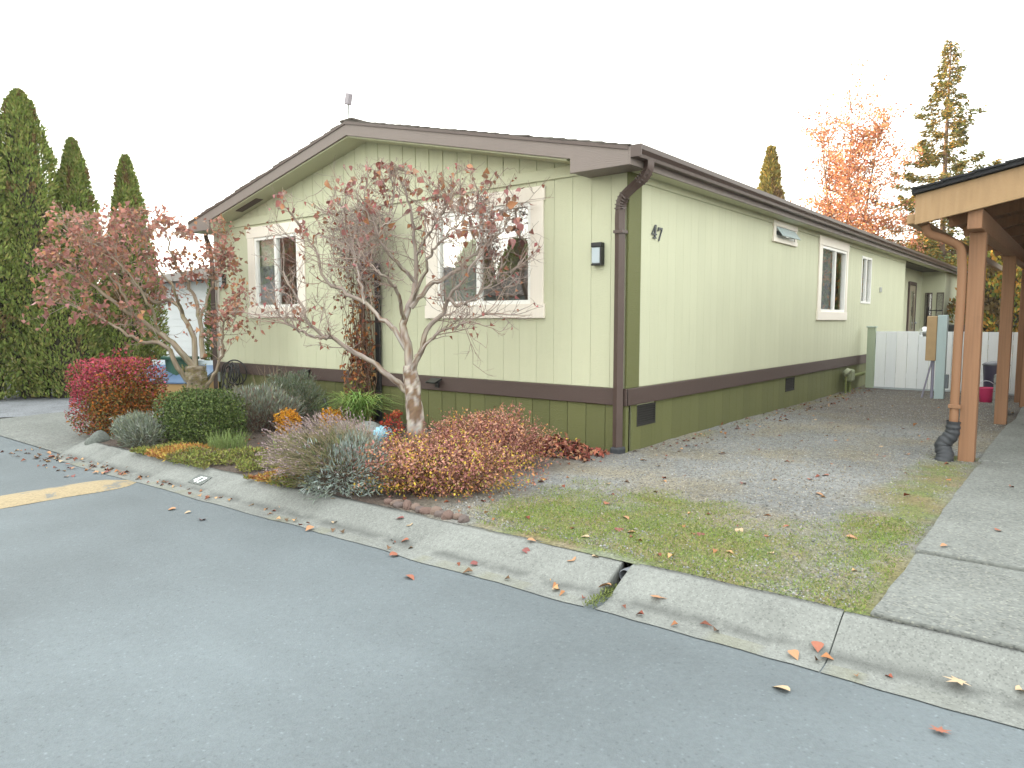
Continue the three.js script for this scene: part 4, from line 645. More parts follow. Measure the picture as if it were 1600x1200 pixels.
function gardenTree(name, label, limbs, o) {
  const base = V(...limbs[0][0]), t = thing(name, label, 'tree', [base.x, base.y, base.z]), L = limbs.map((l) => l.map((p) => V(...p).sub(base)));
  const wood = new Faces(), twig = new Faces(), tips = [];
  const barkC = (k, s) => { const q = vn(k * 0.7 + s * 2.3, s * 1.7 + k * 0.31); return q > 0.56 ? vary(o.bark[1], 0.15) : q < 0.36 ? vary(o.bark[2], 0.15) : vary(o.bark[0], 0.15); };
  const tr = spline(L[0], 48); const f0 = wood.p.length; wood.tube(tr, 0, 0, (k, s) => { const q = fbm(k * 0.22 + 5, s * 0.55 + k * 0.05, 3); return q > 0.54 ? vary(o.bark[1], 0.18) : q < 0.43 ? vary(o.bark[2], 0.2) : vary(o.bark[0], 0.2); }, 22, tr.map((_, i) => { const u = i / 48; return o.r0 * (1.25 - 0.32 * Math.min(1, u * 3) + 0.16 * (vn(u * 11, 3) - 0.5)) * (u > 0.85 ? 1 - (u - 0.85) * (o.taper ?? 1.6) : 1); }));
  for (let i = f0; i < wood.p.length; i += 3) { const q = 1 + 0.16 * (vn(wood.p[i] * 28 + 40, wood.p[i + 1] * 9 + wood.p[i + 2] * 28) - 0.5) * 2, a = tr[Math.min(48, Math.floor((i - f0) / 66))]; wood.p[i] = a.x + (wood.p[i] - a.x) * q; wood.p[i + 2] = a.z + (wood.p[i + 2] - a.z) * q; }
  const ok = (p) => { const w = p.z + base.z; if (w < -6.53) p.z = -6.53 - base.z + R() * 0.03; if (p.y < 0.15) p.y = 0.15; if (p.y > 3.12) p.y = 3.12 - R() * 0.08; return p; };
  const small = (p, d, len, r, lv) => {
    const n = 4, pts = [p.clone()]; let c = p.clone(), q = d.clone();
    for (let i = 0; i < n; i++) { q.addScaledVector(rdir(), 0.28).add(V(0, 0.09, 0)).normalize(); c = ok(c.clone().addScaledVector(q, len / n)); pts.push(c); }
    twig.tube(pts, r, r * 0.55, vary(o.twig, 0.2), lv ? 4 : 3);
    if (lv > 0) { const m = 2 + Math.floor(R() * 3); for (let i = 0; i < m; i++) { const k = 1 + Math.floor(R() * n), s = q.clone().multiplyScalar(0.6).addScaledVector(rdir(), 0.8).normalize(); small(pts[k], s, len * rr(0.4, 0.75), r * 0.65, lv - 1); } }
    else tips.push([c, q]);
    if (lv > 0 && R() < 0.6) tips.push([c, q]);
  };
  for (let i = 1; i < L.length; i++) {
    const pts = spline(L[i], 30).map(ok), big = o.rl[i - 1] ?? 0.022;
    for (let k = 2; k < pts.length; k++) pts[k].addScaledVector(V(vn(k * 0.7, i * 7) - 0.5, vn(k * 0.7, i * 7 + 3) - 0.5, vn(k * 0.7, i * 7 + 5) - 0.5), 0.05);
    wood.tube(pts, 0, 0, (k, s) => (k > 9 ? vary(o.bark[0], 0.12) : barkC(k, s)), 8, pts.map((_, k) => Math.max(0.004, big * (1 - 0.82 * Math.pow(k / 30, 0.8)))));
    for (let k = o.from ?? 9; k <= 30; k++) if (R() < o.density * (0.35 + k / 30)) {
      const tan = new THREE.Vector3().subVectors(pts[Math.min(30, k + 1)], pts[k - 1]).normalize(), d = tan.multiplyScalar(0.5).addScaledVector(rdir(), 0.85).add(V(0, 0.25, 0)).normalize();
      small(pts[k], d, rr(0.16, o.reach), 0.0055, k > 12 ? 2 : 1);
    }
  }
  const trunk = mesh('trunk', wood.geo(), M.bark, t), crown = mesh('crown', twig.geo(), M.bark, t);
  return { t, crown, tips, base };
}
R = rngOf(21);
{ // the dogwood in front of the house
  const { t, crown, tips } = gardenTree('dogwood_tree', 'half bare pale barked tree with red leaves in front of the wide window', CENTER_LIMBS, { r0: 0.098, rl: [0.042, 0.02, 0.055, 0.036, 0.022, 0.04, 0.022, 0.026, 0.034, 0.016, 0.018, 0.024, 0.016, 0.026, 0.022], bark: [[0.29, 0.24, 0.21], [0.4, 0.36, 0.32], [0.19, 0.125, 0.085]], twig: [0.3, 0.235, 0.205], density: 1.0, reach: 0.5 });
  let n = 0; const order = tips.map((t) => [t, R() + (t[0].y > 2.35 ? -0.18 : 0)]).sort((a, b) => a[1] - b[1]);
  for (const [[p, d]] of order) { if (n >= 296) break; const droop = d.clone().multiplyScalar(0.4).addScaledVector(rdir(), 0.45).add(V(0, -0.75, 0)).normalize(); hang('leaf', crown, p, droop, rr(0.55, 1.0)); n++; if (R() < 0.3 && n < 296) { hang('leaf', crown, p.clone().add(V(rr(-0.02, 0.02), 0, rr(-0.02, 0.02))), rdir().multiplyScalar(0.5).add(V(0, -0.6, 0)).normalize(), rr(0.6, 1)); n++; } }
}
{ // smaller curled leaves further in
  const t = scene.getObjectByName('dogwood_tree'), crown = t.getObjectByName('crown'), P = crown.geometry.attributes.position, f = new Faces();
  for (let i = 0; i < 420; i++) { const k = Math.floor(R() * P.count), p = V(P.getX(k), P.getY(k), P.getZ(k)); if (p.y < 1.2) continue; f.leaf(p, rdir().multiplyScalar(0.6).add(V(0, -0.7, 0)).normalize(), rdir(), rr(0.035, 0.07), rr(0.025, 0.05), vary(pick([[0.3, 0.11, 0.085], [0.36, 0.17, 0.1], [0.26, 0.12, 0.08], [0.34, 0.12, 0.12]]), 0.2), 0.4, 0.35); }
  stuff(mesh('leaves', f.geo(), M.leafThin, t));
}
{ // the left one, fuller and with a thick mossy trunk
  const { t, crown, tips } = gardenTree('dogwood_tree', 'spreading tree with dusty red leaves and thick mossy trunk at the left corner', SIDE_LIMBS, { taper: 0.4, r0: 0.16, rl: [0.045, 0.055, 0.045, 0.042, 0.035, 0.028, 0.024, 0.024, 0.024], bark: [[0.25, 0.2, 0.15], [0.31, 0.27, 0.21], [0.21, 0.17, 0.1]], twig: [0.3, 0.235, 0.19], density: 0.8, reach: 0.55, from: 8 });
  const ms = new Faces(); for (let i = 0; i < 4200; i++) { const a = rr(0, 6.2832), y = rr(0.05, 0.84), lx = -0.1 * y / 0.8, o = V(Math.cos(a), 0, Math.sin(a)); if (vn(a * 2 + 7, y * 6) < 0.36) continue; ms.blade(V(lx + o.x * 0.155, y, o.z * 0.155), o.clone().addScaledVector(rdir(), 0.8).normalize(), rdir(), rr(0.012, 0.035), rr(0.006, 0.012), vary(pick([[0.26, 0.25, 0.08], [0.2, 0.19, 0.07], [0.3, 0.26, 0.12], [0.24, 0.18, 0.1]]), 0.25)); } stuff(mesh('moss', ms.geo(), M.leaf, t));
  const f = new Faces(); let n = 0;
  const cols = [[0.38, 0.18, 0.15], [0.42, 0.22, 0.18], [0.32, 0.17, 0.14], [0.42, 0.22, 0.12], [0.3, 0.18, 0.12], [0.44, 0.19, 0.15]];
  for (const [p, d] of tips) for (let k = 0; k < 2; k++) {
    if (p.y < 1.15 && R() < 0.5) continue; if (p.y > 1.5 ? false : R() < 0.25) continue;
    const droop = d.clone().multiplyScalar(0.4).addScaledVector(rdir(), 0.6).add(V(0, -0.6, 0)).normalize(), q = p.clone().addScaledVector(rdir(), 0.06);
    if (n < 290 && R() < 0.22) { hang('leaf', crown, q, droop, rr(0.7, 1.15)); n++; } else f.leaf(q, droop, rdir(), rr(0.05, 0.095), rr(0.04, 0.075), vary(pick(cols), 0.2), 0.25, 0.3);
  }
  stuff(mesh('leaves', f.geo(), M.leafThin, t));
}
R = rngOf(33);
{ // vine on its dark trellis
  const tre = thing('trellis', 'dark brown wooden trellis behind the vine on the front wall', 'trellis', [-7.8, 0.14, -6.55]);
  mesh('upright', box(0.08, 0.17, 0, 2.2, -0.02, 0.015, 0.004), M.black, tre); mesh('upright', box(-0.22, -0.16, 0, 2.3, -0.02, 0.015, 0.004), M.belt, tre); for (let i = 0; i < 6; i++) mesh('slat', box(-0.24, 0.2, 0.4 + i * 0.33, 0.43 + i * 0.33, 0.016, 0.03), M.belt, tre);
  const t = thing('climbing_vine', 'tangled vine with dry orange leaves climbing the front wall', 'vine', [-7.85, 0.14, -6.42]), s = new Faces(), f = new Faces();
  for (let i = 0; i < 46; i++) { const pts = []; let p = V(rr(-0.18, 0.15), 0, rr(-0.06, 0.1)); const h = rr(1.1, 2.3); for (let k = 0; k <= 12; k++) { pts.push(p.clone()); p = p.clone().add(V(rr(-0.07, 0.07), h / 12, rr(-0.04, 0.04))); p.x = Math.max(-0.3, Math.min(0.22, p.x)); p.z = Math.max(-0.08, Math.min(0.18, p.z)); } s.tube(spline(pts, 24), rr(0.004, 0.011), 0.003, vary(pick([[0.16, 0.1, 0.07], [0.22, 0.15, 0.11], [0.12, 0.07, 0.05]]), 0.2), 4); }
  for (let i = 0; i < 1100; i++) { let p = V(rr(-0.42, 0.62), 1.5 + 1.4 * Math.sqrt(R()), rr(-0.1, 0.3)), d = rdir(); const pts = [p]; for (let k = 0; k < 4; k++) { d = d.clone().addScaledVector(rdir(), 0.5).normalize(); p = p.clone().addScaledVector(d, rr(0.05, 0.11)); p.z = Math.max(-0.1, p.z); pts.push(p); } s.tube(pts, 0.003, 0.0016, vary(pick([[0.3, 0.23, 0.23], [0.24, 0.18, 0.17], [0.34, 0.27, 0.25]]), 0.2), 3); }
  for (let i = 0; i < 1150; i++) { const y = Math.pow(R(), 0.9) * 2.75, w = y > 1.6 ? 0.42 : 0.24, p = V(rr(-w, w * 0.9), y, rr(-0.06, 0.2)); if (y > 1.3 && R() < 0.6) continue; const c = y < 0.6 && R() < 0.55 ? pick([[0.2, 0.24, 0.06], [0.3, 0.26, 0.07]]) : pick([[0.3, 0.12, 0.05], [0.36, 0.15, 0.05], [0.2, 0.085, 0.05], [0.3, 0.2, 0.1], [0.25, 0.08, 0.05]]); f.leaf(p, rdir().multiplyScalar(0.6).add(V(0, -0.7, 0.1)).normalize(), rdir(), rr(0.04, 0.09), rr(0.03, 0.06), vary(c, 0.25), 0.3, 0.35); }
  stuff(mesh('stems', s.geo(), M.bark, t)); stuff(mesh('leaves', f.geo(), M.leafThin, t));
}

/* ---------- columnar evergreens, conifers and the autumn tree ---------- */
function column(f, h, r, n, o = {}) {
  for (let i = 0; i < n; i++) {
    const y = Math.pow(R(), 0.85) * h, u = y / h, a = rr(0, 6.2832), prof = r * Math.min(1, 0.75 + u * 1.5) * Math.pow(Math.max(0, 1 - Math.pow(u, o.pow ?? 2.4)), 0.75), lump = 1 + 0.24 * (vn(a * 2.2 + (o.seed ?? 0), y * 2.3) - 0.5) * 2 + 0.16 * (vn(a * 6 + (o.seed ?? 0), y * 7) - 0.5) * 2;
    const rad = prof * lump * (1 - 0.3 * Math.pow(R(), 2)), p = V(Math.cos(a) * rad, y, Math.sin(a) * rad), out = V(Math.cos(a), 0, Math.sin(a));
    const d = out.clone().multiplyScalar(0.55).add(V(0, 0.75, 0)).addScaledVector(rdir(), 0.45).normalize();
    const dead = vn(a * 3 + 40 + (o.seed ?? 0), y * 2) > 0.8; f.blade(p, d, out.clone().addScaledVector(rdir(), 0.8).normalize(), (o.len ?? 0.095) * rr(0.6, 1.3), (o.wid ?? 0.036) * rr(0.6, 1.3), vary(dead ? [0.16, 0.11, 0.05] : pick(o.cols ?? [[0.17, 0.22, 0.055], [0.21, 0.25, 0.065], [0.13, 0.18, 0.046], [0.23, 0.225, 0.075]]), 0.2));
  }
}
function evergreen(name, label, at, h, r, n, o = {}) {
  const t = thing(name, label, 'tree', at, 0, o.group), f = new Faces(), w = new Faces();
  column(f, h, r, n, o); const core = []; for (let k = 0; k <= 10; k++) core.push(V(0, h * 0.93 * k / 10, 0));
  w.tube(core, 0, 0, [0.05, 0.045, 0.03], 9, core.map((_, k) => { const u = 0.93 * k / 10; return Math.max(0.02, r * 0.6 * Math.min(1, 0.6 + u * 1.6) * Math.pow(1 - Math.pow(u, o.pow ?? 2.4), 0.75)); }));
  stuff(mesh('crown', f.geo(), M.leaf, t)); mesh('trunk', w.geo(), M.bark, t); return t;
}
R = rngOf(44);
const HG = 'columnar evergreens of the left hedge';
evergreen('arborvitae', 'columnar evergreen cut by the left picture edge', [-16.6, 0.03, -4.35], 5.7, 0.72, 22000, { seed: 3, pow: 4, group: HG });
evergreen('arborvitae', 'tallest columnar evergreen of the left hedge', [-16.5, 0.03, -5.15], 5.95, 0.72, 26000, { seed: 11, pow: 4, group: HG });
evergreen('arborvitae', 'columnar evergreen with pointed top right of the tallest one', [-16.5, 0.03, -6.05], 5.2, 0.68, 22000, { seed: 23, pow: 1.8, group: HG });
evergreen('arborvitae', 'rightmost columnar evergreen rising behind the left red leaved tree', [-16.5, 0.03, -7.1], 5.05, 0.64, 19000, { seed: 31, pow: 1.7, group: HG });
evergreen('arborvitae', 'low bushy evergreen between the tall columns', [-16.0, 0.03, -5.6], 2.5, 0.7, 12000, { seed: 41, pow: 3, group: HG });
evergreen('arborvitae', 'low bushy evergreen at the right end of the hedge', [-16.1, 0.03, -6.7], 2.2, 0.75, 12000, { seed: 47, pow: 3, group: HG });
evergreen('arborvitae', 'narrow bright green evergreen beside the left house corner', [-13.85, 0.05, -7.6], 2.45, 0.24, 3200, { seed: 53, pow: 3, len: 0.09, cols: [[0.11, 0.16, 0.04], [0.09, 0.13, 0.03], [0.14, 0.18, 0.05]] });
// trees and houses to the west that keep the street in shade, beyond the left edge of the picture
{
  const src = evergreen('tall_evergreen', 'tall dense evergreen at the far end of the street', [-46, 0, -3], 15, 2.9, 9000, { seed: 61, pow: 2.2, len: 0.8, wid: 0.35, group: 'tall evergreens down the street' }); src.children[1].scale.set(1.2, 1, 1.2);
  for (const [x, z, s] of [[-47, 0.6, 1.02], [-46, 4, 0.95], [-47, 7.6, 1.05], [-46, 11.2, 0.98], [-46, 15, 1.04], [-47, 18.6, 1], [-46, 22.4, 1.03], [-50, -1.2, 1.06], [-50, 2.4, 1.1], [-50, 6, 1.08], [-50, 9.4, 1.1], [-50, 13, 1.06], [-50, 16.8, 1.1]]) { const c = src.clone(); c.name = numbered('tall_evergreen'); c.position.set(x, 0, z); c.scale.setScalar(s); c.rotation.y = x * 3 + z; scene.add(c); }
}
function neighbour(name, label, x0, x1, z0, z1, h, rise, wall, face) {
  const t = thing(name, label, 'house'); mesh('wall', box(x0, x1, 0, h, z0, z1), wall, t); const zm = (z0 + z1) / 2, s = new THREE.Shape(); s.moveTo(-(z1 - z0) / 2 - 0.4, h); s.lineTo(0, h + rise); s.lineTo((z1 - z0) / 2 + 0.4, h); const g = new THREE.ExtrudeGeometry(s, { depth: x1 - x0 + 0.8, bevelEnabled: false }); g.rotateY(Math.PI / 2); g.translate(x0 - 0.4, 0.002, zm);
  mesh('roof', uvM(g), M.shingle, t); const zf = face > 0 ? z1 : z0; for (let x = x0 + 1.2; x + 1.4 < x1; x += 3) { const w = mesh('window', box(x, x + 1.3, 1.1, 2.2, zf - 0.02, zf + 0.02), M.trim, t); mesh('pane', box(x + 0.1, x + 1.2, 1.2, 2.1, zf - 0.03, zf + 0.03), M.black, w); }
  return t;
}
neighbour('neighbour_house', 'white sided neighbouring house behind the left red leaved tree', -26, -16.4, -20, -9.8, 2.62, 1.1, painted(0.66, 0.68, 0.7, 0.7), 0);
{ const t = scene.getObjectByName('neighbour_house'); for (let i = 0; i < 12; i++) mesh('siding_board', box(-26, -16.39, 0.2 + i * 0.2, 0.394 + i * 0.2, -9.8, -9.785, 0.004), painted(0.66, 0.68, 0.7, 0.7), t); }
neighbour('neighbour_house', 'tan house across the street, mirrored in the front windows', -42, -27, 11, 18, 2.8, 1.6, painted(0.4, 0.36, 0.28), -1);
neighbour('neighbour_house', 'grey house across the street, mirrored in the front windows', -22, -9, 12, 19, 2.7, 1.5, painted(0.3, 0.32, 0.34), -1);
{
  const src = evergreen('street_evergreen', 'dark evergreen between the houses across the street', [-24.5, 0, 14], 5.2, 1.5, 5000, { seed: 71, pow: 1.6, len: 0.45, wid: 0.2, group: 'evergreens across the street' });
  for (const [x, z, s] of [[-19.5, 21, 1.1], [-28, 22, 1.2], [-44, 14.5, 1.0], [-36, 21, 1.2]]) { const c = src.clone(); c.name = numbered('street_evergreen'); c.position.set(x, 0, z); c.scale.setScalar(s); c.rotation.y = x; scene.add(c); }
}
struct(mesh('far_verge', sheet(-70, 45, 5.2, 40, 0.08, 4, 4), std({ map: tiled(earthMap, 4), color: C(1.2, 1.5, 1), roughness: 1 })));
R = rngOf(55);
neighbour('neighbour_house', 'grey sided house beyond the carport, mirrored in the flank windows', 9, 20, -26, -11, 2.8, 1.6, painted(0.34, 0.36, 0.36), 1);
{ // spruce behind the house
  const t = thing('spruce_tree', 'tall sunlit spruce rising behind the house near the carport', 'tree', [-4.75, 0, -32]), f = new Faces(), w = new Faces(), H = 12.1;
  w.tube([V(0, 0, 0), V(0.05, 4, 0), V(0, 8, 0.03), V(0, H, 0)], 0, 0, [0.16, 0.11, 0.08], 8, [0.15, 0.11, 0.07, 0.01]);
  const cols = [[0.17, 0.18, 0.05], [0.26, 0.2, 0.05], [0.12, 0.15, 0.05], [0.36, 0.22, 0.05]];
  for (let y = 1.6; y < H - 0.1; y += 0.03 + 0.036 * (1 - y / H)) {
    const u = y / H, a = rr(0, 6.2832), L = (0.15 + 4.1 * Math.pow(1 - u, 0.95)) * (R() < 0.2 ? rr(0.9, 1.15) : rr(0.35, 0.82)), out = V(Math.cos(a), 0, Math.sin(a)), pts = [], tilt = rr(-0.42, 0.02);
    for (let k = 0; k <= 7; k++) { const s = k / 7; pts.push(V(0, y, 0).addScaledVector(out, L * s).add(V(rr(-0.04, 0.04), L * (tilt * s + 0.34 * s * s * s) * (1.2 - u), rr(-0.04, 0.04)))); }
    const c = spline(pts, 14); w.tube(c, 0.012 + 0.012 * (1 - u), 0.004, [0.12, 0.08, 0.06], 4);
    const nn = Math.round(5 + 125 * L); const side = V(-out.z, 0, out.x);
    for (let k = 0; k < nn; k++) { const s = 0.12 + 0.88 * Math.sqrt(R()), p = c[Math.round(s * 14)].clone(), sp = (R() - 0.5) * 2, d = out.clone().multiplyScalar(0.55).addScaledVector(side, sp * 0.9).add(V(0, -0.25 + rr(-0.25, 0.25), 0)).normalize(), q = p.addScaledVector(side, sp * 0.28 * L * (1 - s) * R()).add(V(rr(-0.05, 0.05), rr(-0.16, 0.06), rr(-0.05, 0.05))); f.blade(q, d, rdir(), rr(0.12, 0.28) * (1.1 - 0.6 * u), rr(0.035, 0.065), vary(pick(cols), 0.25)); }
  }
  mesh('trunk', w.geo(), M.bark, t); stuff(mesh('crown', f.geo(), M.leaf, t));
}
{ // thin orange maple
  const t = thing('maple_tree', 'thin orange leaved tree rising behind the house roof', 'tree', [-7.55, 0, -29.5]), w = new Faces(), f = new Faces(), bc = [0.2, 0.15, 0.11];
  const cols = [[0.52, 0.22, 0.12], [0.58, 0.28, 0.14], [0.46, 0.18, 0.12], [0.56, 0.32, 0.14]];
  const leafy = (p, m, r) => { for (let i = 0; i < m; i++) { const q = p.clone().add(V(rr(-1, 1) * r, rr(-0.5, 0.5) * r, rr(-1, 1) * r)); f.leaf(q, rdir().add(V(0, -0.3, 0)).normalize(), rdir(), rr(0.07, 0.13), rr(0.06, 0.1), vary(pick(cols), 0.22), 0.2, 0.2); } };
  const grow = (p, d, len, r, lv) => { const pts = [p]; let c = p, q = d.clone(); for (let i = 0; i < 6; i++) { q = q.clone().addScaledVector(rdir(), 0.16).add(V(0, 0.05, 0)).normalize(); c = c.clone().addScaledVector(q, len / 6); pts.push(c); if (lv > 0 && i > 0 && R() < 0.85) { const s = V(rr(-1, 1), rr(-0.05, 0.45), rr(-1, 1)).normalize(); grow(c, s.addScaledVector(q, 0.45).normalize(), len * rr(0.35, 0.55), r * 0.5, lv - 1); } } w.tube(pts, r, r * 0.35, vary(bc, 0.15), lv > 1 ? 6 : 3); if (lv === 0) { const top = p.y > 8.6 ? 0.35 : 1; if (R() < 0.85 * top) { leafy(c, 9, 0.32); if (R() < 0.7) leafy(pts[4], 6, 0.28); } } };
  for (const [x, z, h] of [[-0.75, 0.2, 8.3], [0.05, 0, 9.3], [0.8, -0.2, 8.7]]) { const lo = spline([V(x * 0.15, 0, 0), V(x * 0.3, 2.5, z * 0.3), V(x * 0.7, 5.2, z), V(x * 1.2, h, z * 1.5)], 16); w.tube(lo, 0.1, 0.014, bc, 7); for (let k = 5; k <= 16; k++) for (let j = 0; j < 2; j++) { const a = rr(0, 6.28), up = 0.1 + 0.6 * k / 16; grow(lo[k], V(Math.cos(a), up, Math.sin(a)).normalize(), (2.9 - 1.7 * k / 16) * rr(0.7, 1.15), 0.022, 2); } }
  mesh('trunk', w.geo(), M.bark, t); stuff(mesh('crown', f.geo(), M.leafThin, t));
}
evergreen('cedar_tree', 'small sunlit conifer peeking over the roof left of the orange tree', [-10.3, 0, -29], 8.3, 1.2, 14000, { seed: 83, pow: 1.05, len: 0.2, wid: 0.06, cols: [[0.24, 0.22, 0.06], [0.3, 0.22, 0.06], [0.18, 0.18, 0.05]] });
for (const [x, z, h, r, l, cols] of [[-2.2, -27, 4.6, 1.3, 'yellow and green leaved tree seen between the carport posts', [[0.3, 0.24, 0.05], [0.14, 0.18, 0.05], [0.4, 0.2, 0.04]]], [0.2, -28, 4.2, 1.5, 'orange and green bushy tree behind the carport store', [[0.36, 0.17, 0.04], [0.12, 0.16, 0.05], [0.1, 0.13, 0.04]]], [-5.6, -36, 5.4, 1.8, 'bushy dark tree behind the spruce trunk', [[0.12, 0.13, 0.05], [0.25, 0.15, 0.05], [0.09, 0.11, 0.04]]], [-3.2, -40, 5.2, 2.2, 'broad dull green tree far behind the shed', [[0.1, 0.12, 0.05], [0.22, 0.15, 0.05]]], [2.5, -38, 6, 2.5, 'broad dark green tree far behind the carport', [[0.09, 0.11, 0.04], [0.16, 0.13, 0.05]]]])
  evergreen('garden_tree', l, [x, 0, z], h, r, 13000, { seed: x * 9, pow: 3, len: 0.14, wid: 0.09, cols, group: 'trees behind the lots' });

/* ---------- small garden things ---------- */
R = rngOf(66);
function stone(name, label, at, s, mat, cat = 'stone', group) {
  const g = new THREE.IcosahedronGeometry(1, 3), p = g.attributes.position, o = R() * 50; for (let i = 0; i < p.count; i++) { const v = V(p.getX(i), p.getY(i), p.getZ(i)), k = 0.78 + 0.44 * vn(v.x * 1.3 + o, v.y * 1.3 + v.z * 1.7 + o) + 0.12 * vn(v.x * 4 + o, v.z * 4 + v.y * 3); v.multiplyScalar(k); p.setXYZ(i, v.x * s[0], v.y * s[1], v.z * s[2]); }
  g.computeVertexNormals(); const m = mesh(name, g, mat); m.position.set(...at); m.rotation.y = R() * 6; return tag(m, label, cat, group);
}
const stoneMat = [[0.2, 0.13, 0.11], [0.24, 0.17, 0.14], [0.17, 0.13, 0.12]].map((c) => std({ color: C(...c), roughness: 0.95, bumpMap: tiled(fineBump, 0.5), bumpScale: 0.004 }));
for (let i = 0; i < 12; i++) { const u = i / 11; stone('edging_stone', 'small reddish brown stone in the row behind the kerb', [-4.2 + 0.8 * u, 0.15, -3.66 - 0.02 * Math.sin(i * 2)], [rr(0.035, 0.065), rr(0.025, 0.05), rr(0.025, 0.045)], stoneMat[i % 3], 'stone', 'edging stones behind the kerb'); }
stone('boulder', 'mossy grey boulder at the corner of the bed below the red bush', [-9.1, 0.13, -3.45], [0.14, 0.12, 0.11], std({ color: C(0.15, 0.165, 0.15), roughness: 0.95, map: tiled(mottleMap, 0.4), bumpMap: tiled(fineBump, 0.5), bumpScale: 0.006 }), 'rock');
stone('boulder', 'pale grey rock in the bed left of the blue ornament', [-6.72, 0.2, -5.55], [0.2, 0.14, 0.14], std({ color: C(0.26, 0.27, 0.26), roughness: 0.95, map: tiled(mottleMap, 0.4), bumpMap: tiled(fineBump, 0.5), bumpScale: 0.006 }), 'rock');
stone('boulder', 'brownish rock half hidden behind the purple lavender', [-6.95, 0.2, -5.4], [0.22, 0.15, 0.15], std({ color: C(0.2, 0.17, 0.15), roughness: 0.95, map: tiled(mottleMap, 0.4) }), 'rock');
{ // light blue shell ornament with ribs
  const g = new THREE.SphereGeometry(0.14, 48, 20), p = g.attributes.position; for (let i = 0; i < p.count; i++) { const x = p.getX(i), y = p.getY(i), z = p.getZ(i), a = Math.atan2(y, x), k = 1 + 0.1 * Math.cos(a * 14); p.setXYZ(i, x * k * 1.15, y * k * 0.9, z * 0.75); } g.computeVertexNormals();
  const m = mesh('shell_ornament', g, std({ color: C(0.24, 0.46, 0.58), roughness: 0.3 })); m.position.set(-6.38, 0.24, -5.5); m.scale.setScalar(0.75); m.rotation.y = 0.6; tag(m, 'light blue ribbed shell shaped ornament left of the tree trunk', 'ornament');
  const t = thing('stake_light', 'small black stake light among the plants left of the daylilies', 'lamp', [-7.95, 0.14, -5.85]); mesh('stake', new THREE.CylinderGeometry(0.008, 0.008, 0.3, 6).translate(0, 0.15, 0), M.black, t); mesh('lamp_head', new THREE.CylinderGeometry(0.03, 0.02, 0.1, 12).rotateZ(0.5).translate(0.01, 0.33, 0), M.black, t);
}
{ // red stem plant by the trunk
  shrub('red_shrub', 'little bright red leaved plant touching the tree trunk', 'plant', { at: [-5.98, 0.14, -5.3], r: [0.1, 0.22, 0.1], bump: 0.2, depth: 0.6, n: 260, len: 0.03, wid: 0.018, cols: () => pick([[0.42, 0.06, 0.04], [0.35, 0.05, 0.05], [0.4, 0.14, 0.05]]), stems: 8, stemR: 0.004 });
}
{ // left: green bin and blue lidded chest
  const t = thing('garden_bin', 'dark green wheeled bin behind the mossy trunk', 'bin', [-14.0, 0.05, -6.9]); mesh('bin_body', new THREE.CylinderGeometry(0.3, 0.24, 0.75, 4, 1).rotateY(0.785).translate(0, 0.375, 0), std({ color: C(0.03, 0.09, 0.06), roughness: 0.5 }), t); mesh('bin_lid', box(-0.26, 0.26, 0.75, 0.81, -0.26, 0.28, 0.02), std({ color: C(0.025, 0.075, 0.055), roughness: 0.5 }), t);
  const s = thing('blue_chest', 'low chest with a sloping two panel blue lid beside the red bush', 'chest', [-13.95, 0.05, -6.75], 0.5); mesh('chest_body', box(-0.75, 0.75, 0, 0.32, -0.3, 0.35, 0.01), std({ color: C(0.32, 0.2, 0.08), roughness: 0.7 }), s);
  for (const x of [-0.76, 0.01]) { const g = new THREE.BoxGeometry(0.75, 0.03, 0.78); g.rotateX(0.38); g.translate(x + 0.375, 0.47, 0.02); mesh('lid_panel', uvM(g), std({ color: C(0.1, 0.16, 0.27), roughness: 0.5 }), s); } mesh('back_board', box(-0.76, 0.76, 0.3, 0.72, -0.4, -0.36), std({ color: C(0.55, 0.62, 0.66), roughness: 0.5 }), s);
}

